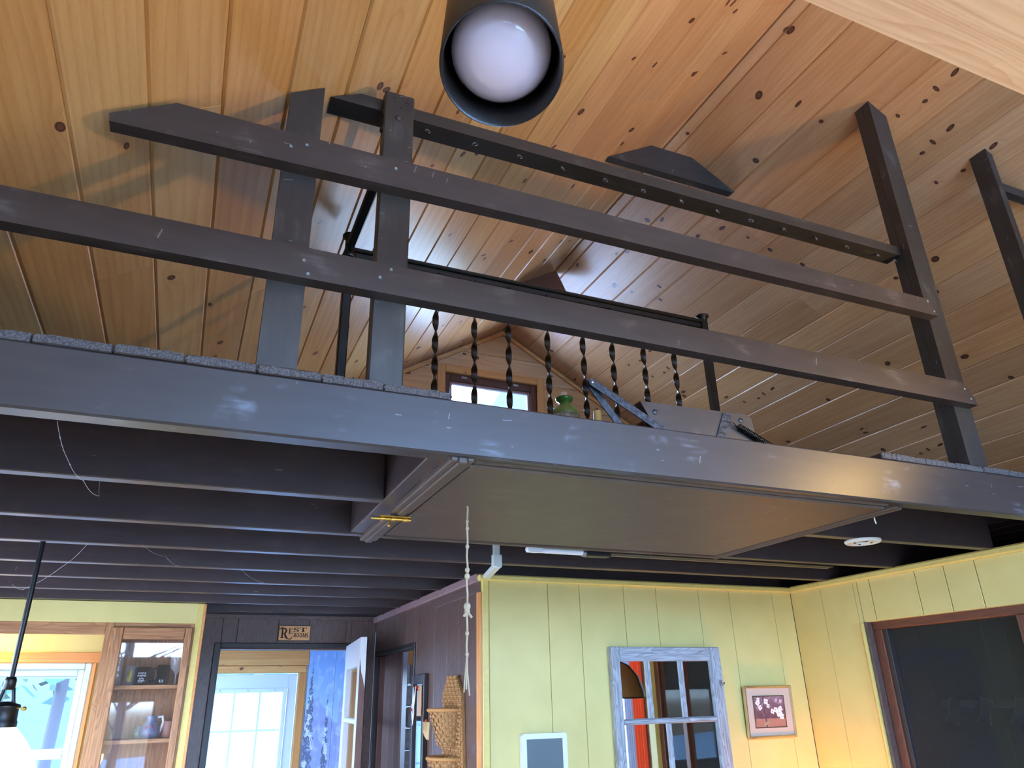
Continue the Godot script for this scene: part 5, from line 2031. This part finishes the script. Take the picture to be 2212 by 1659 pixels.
	# cobwebs
	for wv in [[[Vector3(-0.30, 2.10, -1.68), Vector3(-0.285, 2.055, -1.80), Vector3(-0.262, 2.04, -1.92), Vector3(-0.235, 2.03, -2.02), Vector3(-0.25, 2.09, -2.10)], "thin cobweb strand under the loft beam, nearest the left edge"], [[Vector3(-0.18, 2.10, -3.04), Vector3(-0.10, 2.09, -3.2), Vector3(-0.05, 2.10, -3.48)], "thin cobweb strand between two joists above the cabinet"], [[Vector3(-0.36, 2.10, -3.06), Vector3(-0.46, 2.05, -3.3), Vector3(-0.62, 2.0, -3.6), Vector3(-0.72, 2.06, -3.9)], "long cobweb strand between the joists, right of the pendant rod"], [[Vector3(0.20, 2.10, -3.49), Vector3(0.30, 2.08, -3.7), Vector3(0.40, 2.10, -3.9)], "thin cobweb strand between two joists before the rest room sign"]]:
		O = wv[0][0]
		st = mb()
		var pts := []
		for i in wv[0].size() - 1:
			for k in 6:
				pts.append(wv[0][i].lerp(wv[0][i + 1], k / 6.0) - Vector3(0, sin(k / 6.0 * PI) * 0.008, 0))
		pts.append(wv[0][-1])
		tube(st, pts, 0.00045, 5)
		for k in 3:
			ball(st, pts[mini(k * 5 + 2, pts.size() - 2)], Vector3(0.0013, 0.0015, 0.0013), 6)
		single("cobweb", st, M.web, wv[1], "cobweb", "cobwebs under the loft")
	# things standing in the loft
	t = thing("dresser", "low wooden dresser in the loft, hidden behind the hatch, carrying the green lamp", "dresser", Vector3(1.85, FLOOR_Y + 0.021, -3.25))
	st = mb()
	bx(st, Vector3(1.5, FLOOR_Y + 0.021, -3.42), Vector3(2.2, 2.70, -3.08), 0.006)
	part("body", st, M.redwood, t)
	st = mb()
	bx(st, Vector3(1.47, 2.70, -3.45), Vector3(2.23, 2.725, -3.05), 0.006)
	part("top", st, M.redwood, t)
	var lz := -3.2
	t = thing("oil_lamp", "old oil lamp with a green glass shade and clear chimney, seen between the iron balusters", "lamp", Vector3(1.708, 2.725, lz))
	at = Transform3D(Basis(), Vector3(1.708, 0, lz))
	st = mb()
	lathe(st, [Vector2(0.0001, 2.725), Vector2(0.05, 2.725), Vector2(0.052, 2.735), Vector2(0.02, 2.755), Vector2(0.018, 2.775), Vector2(0.045, 2.795), Vector2(0.048, 2.83), Vector2(0.02, 2.86), Vector2(0.018, 2.885), Vector2(0.0001, 2.885)], 24, at)
	part("base", st, M.brass, t)
	st = mb()
	lathe(st, [Vector2(0.077, 2.912), Vector2(0.078, 2.918), Vector2(0.074, 2.935), Vector2(0.062, 2.955), Vector2(0.043, 2.971), Vector2(0.030, 2.980), Vector2(0.026, 2.988)], 36, at)
	var green := mat(Color(0.36, 0.47, 0.24), 0.12)
	green.backlight_enabled = true
	green.backlight = Color(0.25, 0.3, 0.16)
	green.clearcoat_enabled = true
	part("shade", st, green, t)
	st = mb()
	lathe(st, [Vector2(0.0735, 2.9125), Vector2(0.0705, 2.934), Vector2(0.059, 2.953), Vector2(0.041, 2.968)], 36, at, true)
	part("shade_lining", st, mat(Color(0.96, 0.97, 0.95), 0.3), t)
	st = mb()
	lathe(st, [Vector2(0.026, 2.986), Vector2(0.030, 2.992), Vector2(0.043, 3.000), Vector2(0.048, 3.012), Vector2(0.046, 3.018), Vector2(0.040, 3.020), Vector2(0.022, 3.008)], 36, at)
	part("collar", st, mat(Color(0.20, 0.38, 0.15), 0.12), t, "bright green glass collar")
	st = mb()
	lathe(st, [Vector2(0.018, 2.89), Vector2(0.026, 2.93), Vector2(0.018, 2.98), Vector2(0.0175, 3.05), Vector2(0.016, 3.05)], 20, at)
	part("chimney", st, glass(Color(0.93, 0.88, 0.86, 0.4)), t)
	O = Vector3(1.905, 2.725, -3.2)
	st = mb()
	lathe(st, [Vector2(0.0001, 2.725), Vector2(0.022, 2.725), Vector2(0.022, 2.966), Vector2(0.019, 2.97), Vector2(0.0001, 2.967)], 20, Transform3D(Basis(), Vector3(1.905, 0, -3.2)))
	single("candle", st, mat(Color(0.82, 0.72, 0.46), 0.5), "cream candle standing right of the green oil lamp in the loft", "candle")
	# lamp in the corner below the picture
	t = thing("side_table", "small dark table in the corner under the picture, below the frame", "table", Vector3(2.93, -0.1, -3.08))
	st = mb()
	bx(st, Vector3(2.70, 0.46, -3.30), Vector3(3.14, 0.485, -2.86), 0.006)
	part("top", st, M.redwood, t)
	for x in [2.73, 3.11]:
		for z in [-3.27, -2.89]:
			st = mb()
			bx(st, Vector3(x - 0.02, -0.1, z - 0.02), Vector3(x + 0.02, 0.46, z + 0.02), 0.003, 1)
			part("leg", st, M.redwood, t)
	t = thing("table_lamp", "lit table lamp in the corner under the picture, below the frame", "lamp", Vector3(2.95, 0.485, -3.09))
	at = Transform3D(Basis(), Vector3(2.95, 0, -3.09))
	st = mb()
	lathe(st, [Vector2(0.0001, 0.485), Vector2(0.07, 0.485), Vector2(0.07, 0.5), Vector2(0.03, 0.52), Vector2(0.05, 0.58), Vector2(0.03, 0.66), Vector2(0.012, 0.68), Vector2(0.012, 0.74)], 24, at)
	part("base", st, M.brass, t)
	st = mb()
	lathe(st, [Vector2(0.16, 0.70), Vector2(0.108, 0.905), Vector2(0.106, 0.905), Vector2(0.158, 0.70)], 32, at)
	var sh := mat(Color(0.72, 0.58, 0.38), 0.8)
	sh.backlight_enabled = true
	sh.backlight = Color(0.12, 0.08, 0.04)
	part("shade", st, sh, t)
	st = mb()
	ball(st, Vector3(2.95, 0.785, -3.09), Vector3(0.03, 0.04, 0.03))
	part("bulb", st, glow_mat(Color(1.0, 0.76, 0.38), 6.0), t)
	omni("table_lamp_glow", Vector3(0, 0.785 + 0.045 - 0.485, 0), Color(1.0, 0.58, 0.13), 0.42, 0.03, t)
	# stained glass lamp and curtains that the mirror shows
	t = thing("stained_glass_lamp", "amber leaded glass hanging lamp near the dark room opening, seen in the mirror", "lamp", Vector3(3.30, 1.75, -1.15))
	at = Transform3D(Basis(), Vector3(3.30, 0, -1.15))
	var amber := mat(Color(0.56, 0.38, 0.22), 0.25)
	amber.backlight_enabled = true
	amber.backlight = Color(0.3, 0.18, 0.08)
	st = mb()
	lathe(st, [Vector2(0.03, 1.80), Vector2(0.10, 1.77), Vector2(0.17, 1.69), Vector2(0.205, 1.58), Vector2(0.21, 1.53)], 12, at, false, false)
	part("shade", st, amber, t)
	st = mb()
	for k in 6:
		var a := TAU * k / 6.0
		var pts := []
		for p in [[0.03, 1.80], [0.10, 1.77], [0.17, 1.69], [0.205, 1.58], [0.21, 1.53]]:
			pts.append(Vector3(3.30 + cos(a) * (p[0] + 0.002), p[1], -1.15 + sin(a) * (p[0] + 0.002)))
		tube(st, pts, 0.006, 6)
	var rim := []
	for k in 24:
		var a := TAU * k / 24.0
		rim.append(Vector3(3.30 + cos(a) * 0.212, 1.53, -1.15 + sin(a) * 0.212))
	tube(st, rim, 0.006, 6, true)
	part("leading", st, M.black, t)
	st = mb()
	tube(st, [Vector3(3.30, 1.80, -1.15), Vector3(3.30, 3.50, -1.15)], 0.004, 6)
	part("cord", st, M.black, t)
	for q in [[2.10, 2.30, Color(0.72, 0.74, 0.82), "pale lilac curtain at the right side window, mirrored in the sash mirror"], [1.86, 2.10, Color(1.0, 0.36, 0.16), "orange red curtain at the right side window, mirrored in the sash mirror"]]:
		O = Vector3(5.44, 0.2, (q[0] + q[1]) * 0.5)
		st = mb()
		var prev := Vector3.ZERO
		var n := 30
		for i in n + 1:
			var u := float(i) / n
			var p := Vector3(5.44 + sin(u * TAU * 4.0) * 0.018, 0.2, lerpf(q[0], q[1], u))
			if i:
				poly(st, [prev, p, p + Vector3(0, 1.9, 0), prev + Vector3(0, 1.9, 0)], Vector3.LEFT)
				var e := Vector3(0.003, 0, 0)
				poly(st, [prev + e, p + e, p + e + Vector3(0, 1.9, 0), prev + e + Vector3(0, 1.9, 0)], Vector3.RIGHT)
			prev = p
		var cm := mat(q[2], 0.85)
		cm.backlight_enabled = true
		cm.backlight = Color(q[2].r * 0.5, q[2].g * 0.5, q[2].b * 0.5)
		single("curtain", st, cm, q[3], "curtain", "curtains of the side window")
	# lit spotlight past the right edge of the picture
	t = thing("spotlight", "lit black cylinder spotlight past the right edge, warming the ceiling and the posts", "spotlight", Vector3(2.93, 2.6, -0.46))
	var mouth := Vector3(2.93, 2.40, -0.62)
	var ax := Vector3(-0.80, 0.46, -0.42).normalized()
	var xf := turned(mouth, -ax)
	st = mb()
	lathe(st, [Vector2(0.0592, 0.0), Vector2(0.0605, 0.0015), Vector2(0.0605, 0.19), Vector2(0.045, 0.214), Vector2(0.0001, 0.216)], 32, xf)
	lathe(st, [Vector2(0.0592, 0.0), Vector2(0.0572, 0.002), Vector2(0.0572, 0.14)], 32, xf, true)
	part("housing", st, M.black, t)
	st = mb()
	ball(st, mouth - ax * 0.05, Vector3(0.045, 0.045, 0.045))
	part("bulb", st, glow_mat(Color(1.0, 0.85, 0.55), 6.0), t)
	st = mb()
	tube(st, [mouth - ax * 0.12, Vector3(2.93, 2.6, -0.46)], 0.01, 10)
	part("stem", st, M.black, t)
	var sp := SpotLight3D.new()
	sp.name = "spotlight_beam"
	sp.light_color = Color(1.0, 0.82, 0.5)
	sp.light_energy = 2.4
	sp.light_size = 0.05
	sp.spot_angle = 52.0
	sp.spot_angle_attenuation = 0.8
	sp.spot_range = 12.0
	sp.spot_attenuation = 2.0
	sp.shadow_enabled = true
	t.add_child(sp)
	sp.look_at_from_position(mouth + ax * 0.005, mouth + ax, Vector3.UP)


# half-round woven basket pocket against the board, from rim y1 down to y0
func pocket(st: SurfaceTool, y1: float, y0: float) -> void:
	var rows := 9
	var cols := 18
	for i in rows:
		for j in cols:
			var u0 := float(j) / cols
			var u1 := float(j + 1) / cols
			var a0 := PI * u0
			var a1 := PI * u1
			var ya := lerpf(y0, y1, float(i) / rows) + 0.0015
			var yb := lerpf(y0, y1, float(i + 1) / rows) - 0.0015
			var ra := lerpf(0.62, 1.0, float(i) / rows)
			var rb := lerpf(0.62, 1.0, float(i + 1) / rows)
			var bump := 0.006 if (i + j) % 2 else 0.0
			var q := []
			for e in [[a0 + 0.012, ya, ra], [a1 - 0.012, ya, ra], [a1 - 0.012, yb, rb], [a0 + 0.012, yb, rb]]:
				q.append(Vector3(1.275 - sin(e[0]) * (0.115 * e[2] + bump), e[1], -3.715 - cos(e[0]) * (0.110 * e[2] + bump)))
			var mid: Vector3 = (q[0] + q[1] + q[2] + q[3]) * 0.25
			var out := Vector3(mid.x - 1.275, 0, mid.z + 3.715).normalized()
			mid += out * 0.004
			for k in 4:
				poly(st, [q[k], q[(k + 1) % 4], mid], out)
			# what lies behind the gaps
			var p := []
			for e in [[a0, ya - 0.003, ra], [a1, ya - 0.003, ra], [a1, yb + 0.003, rb], [a0, yb + 0.003, rb]]:
				p.append(Vector3(1.275 - sin(e[0]) * (0.113 * e[2] - 0.002), e[1], -3.715 - cos(e[0]) * (0.108 * e[2] - 0.002)))
			poly(st, p, out)
	var base := []
	for j in 13:
		var a := PI * j / 12
		base.append(Vector3(1.275 - sin(a) * 0.07, y0, -3.715 - cos(a) * 0.067))
	poly(st, base, Vector3.DOWN)
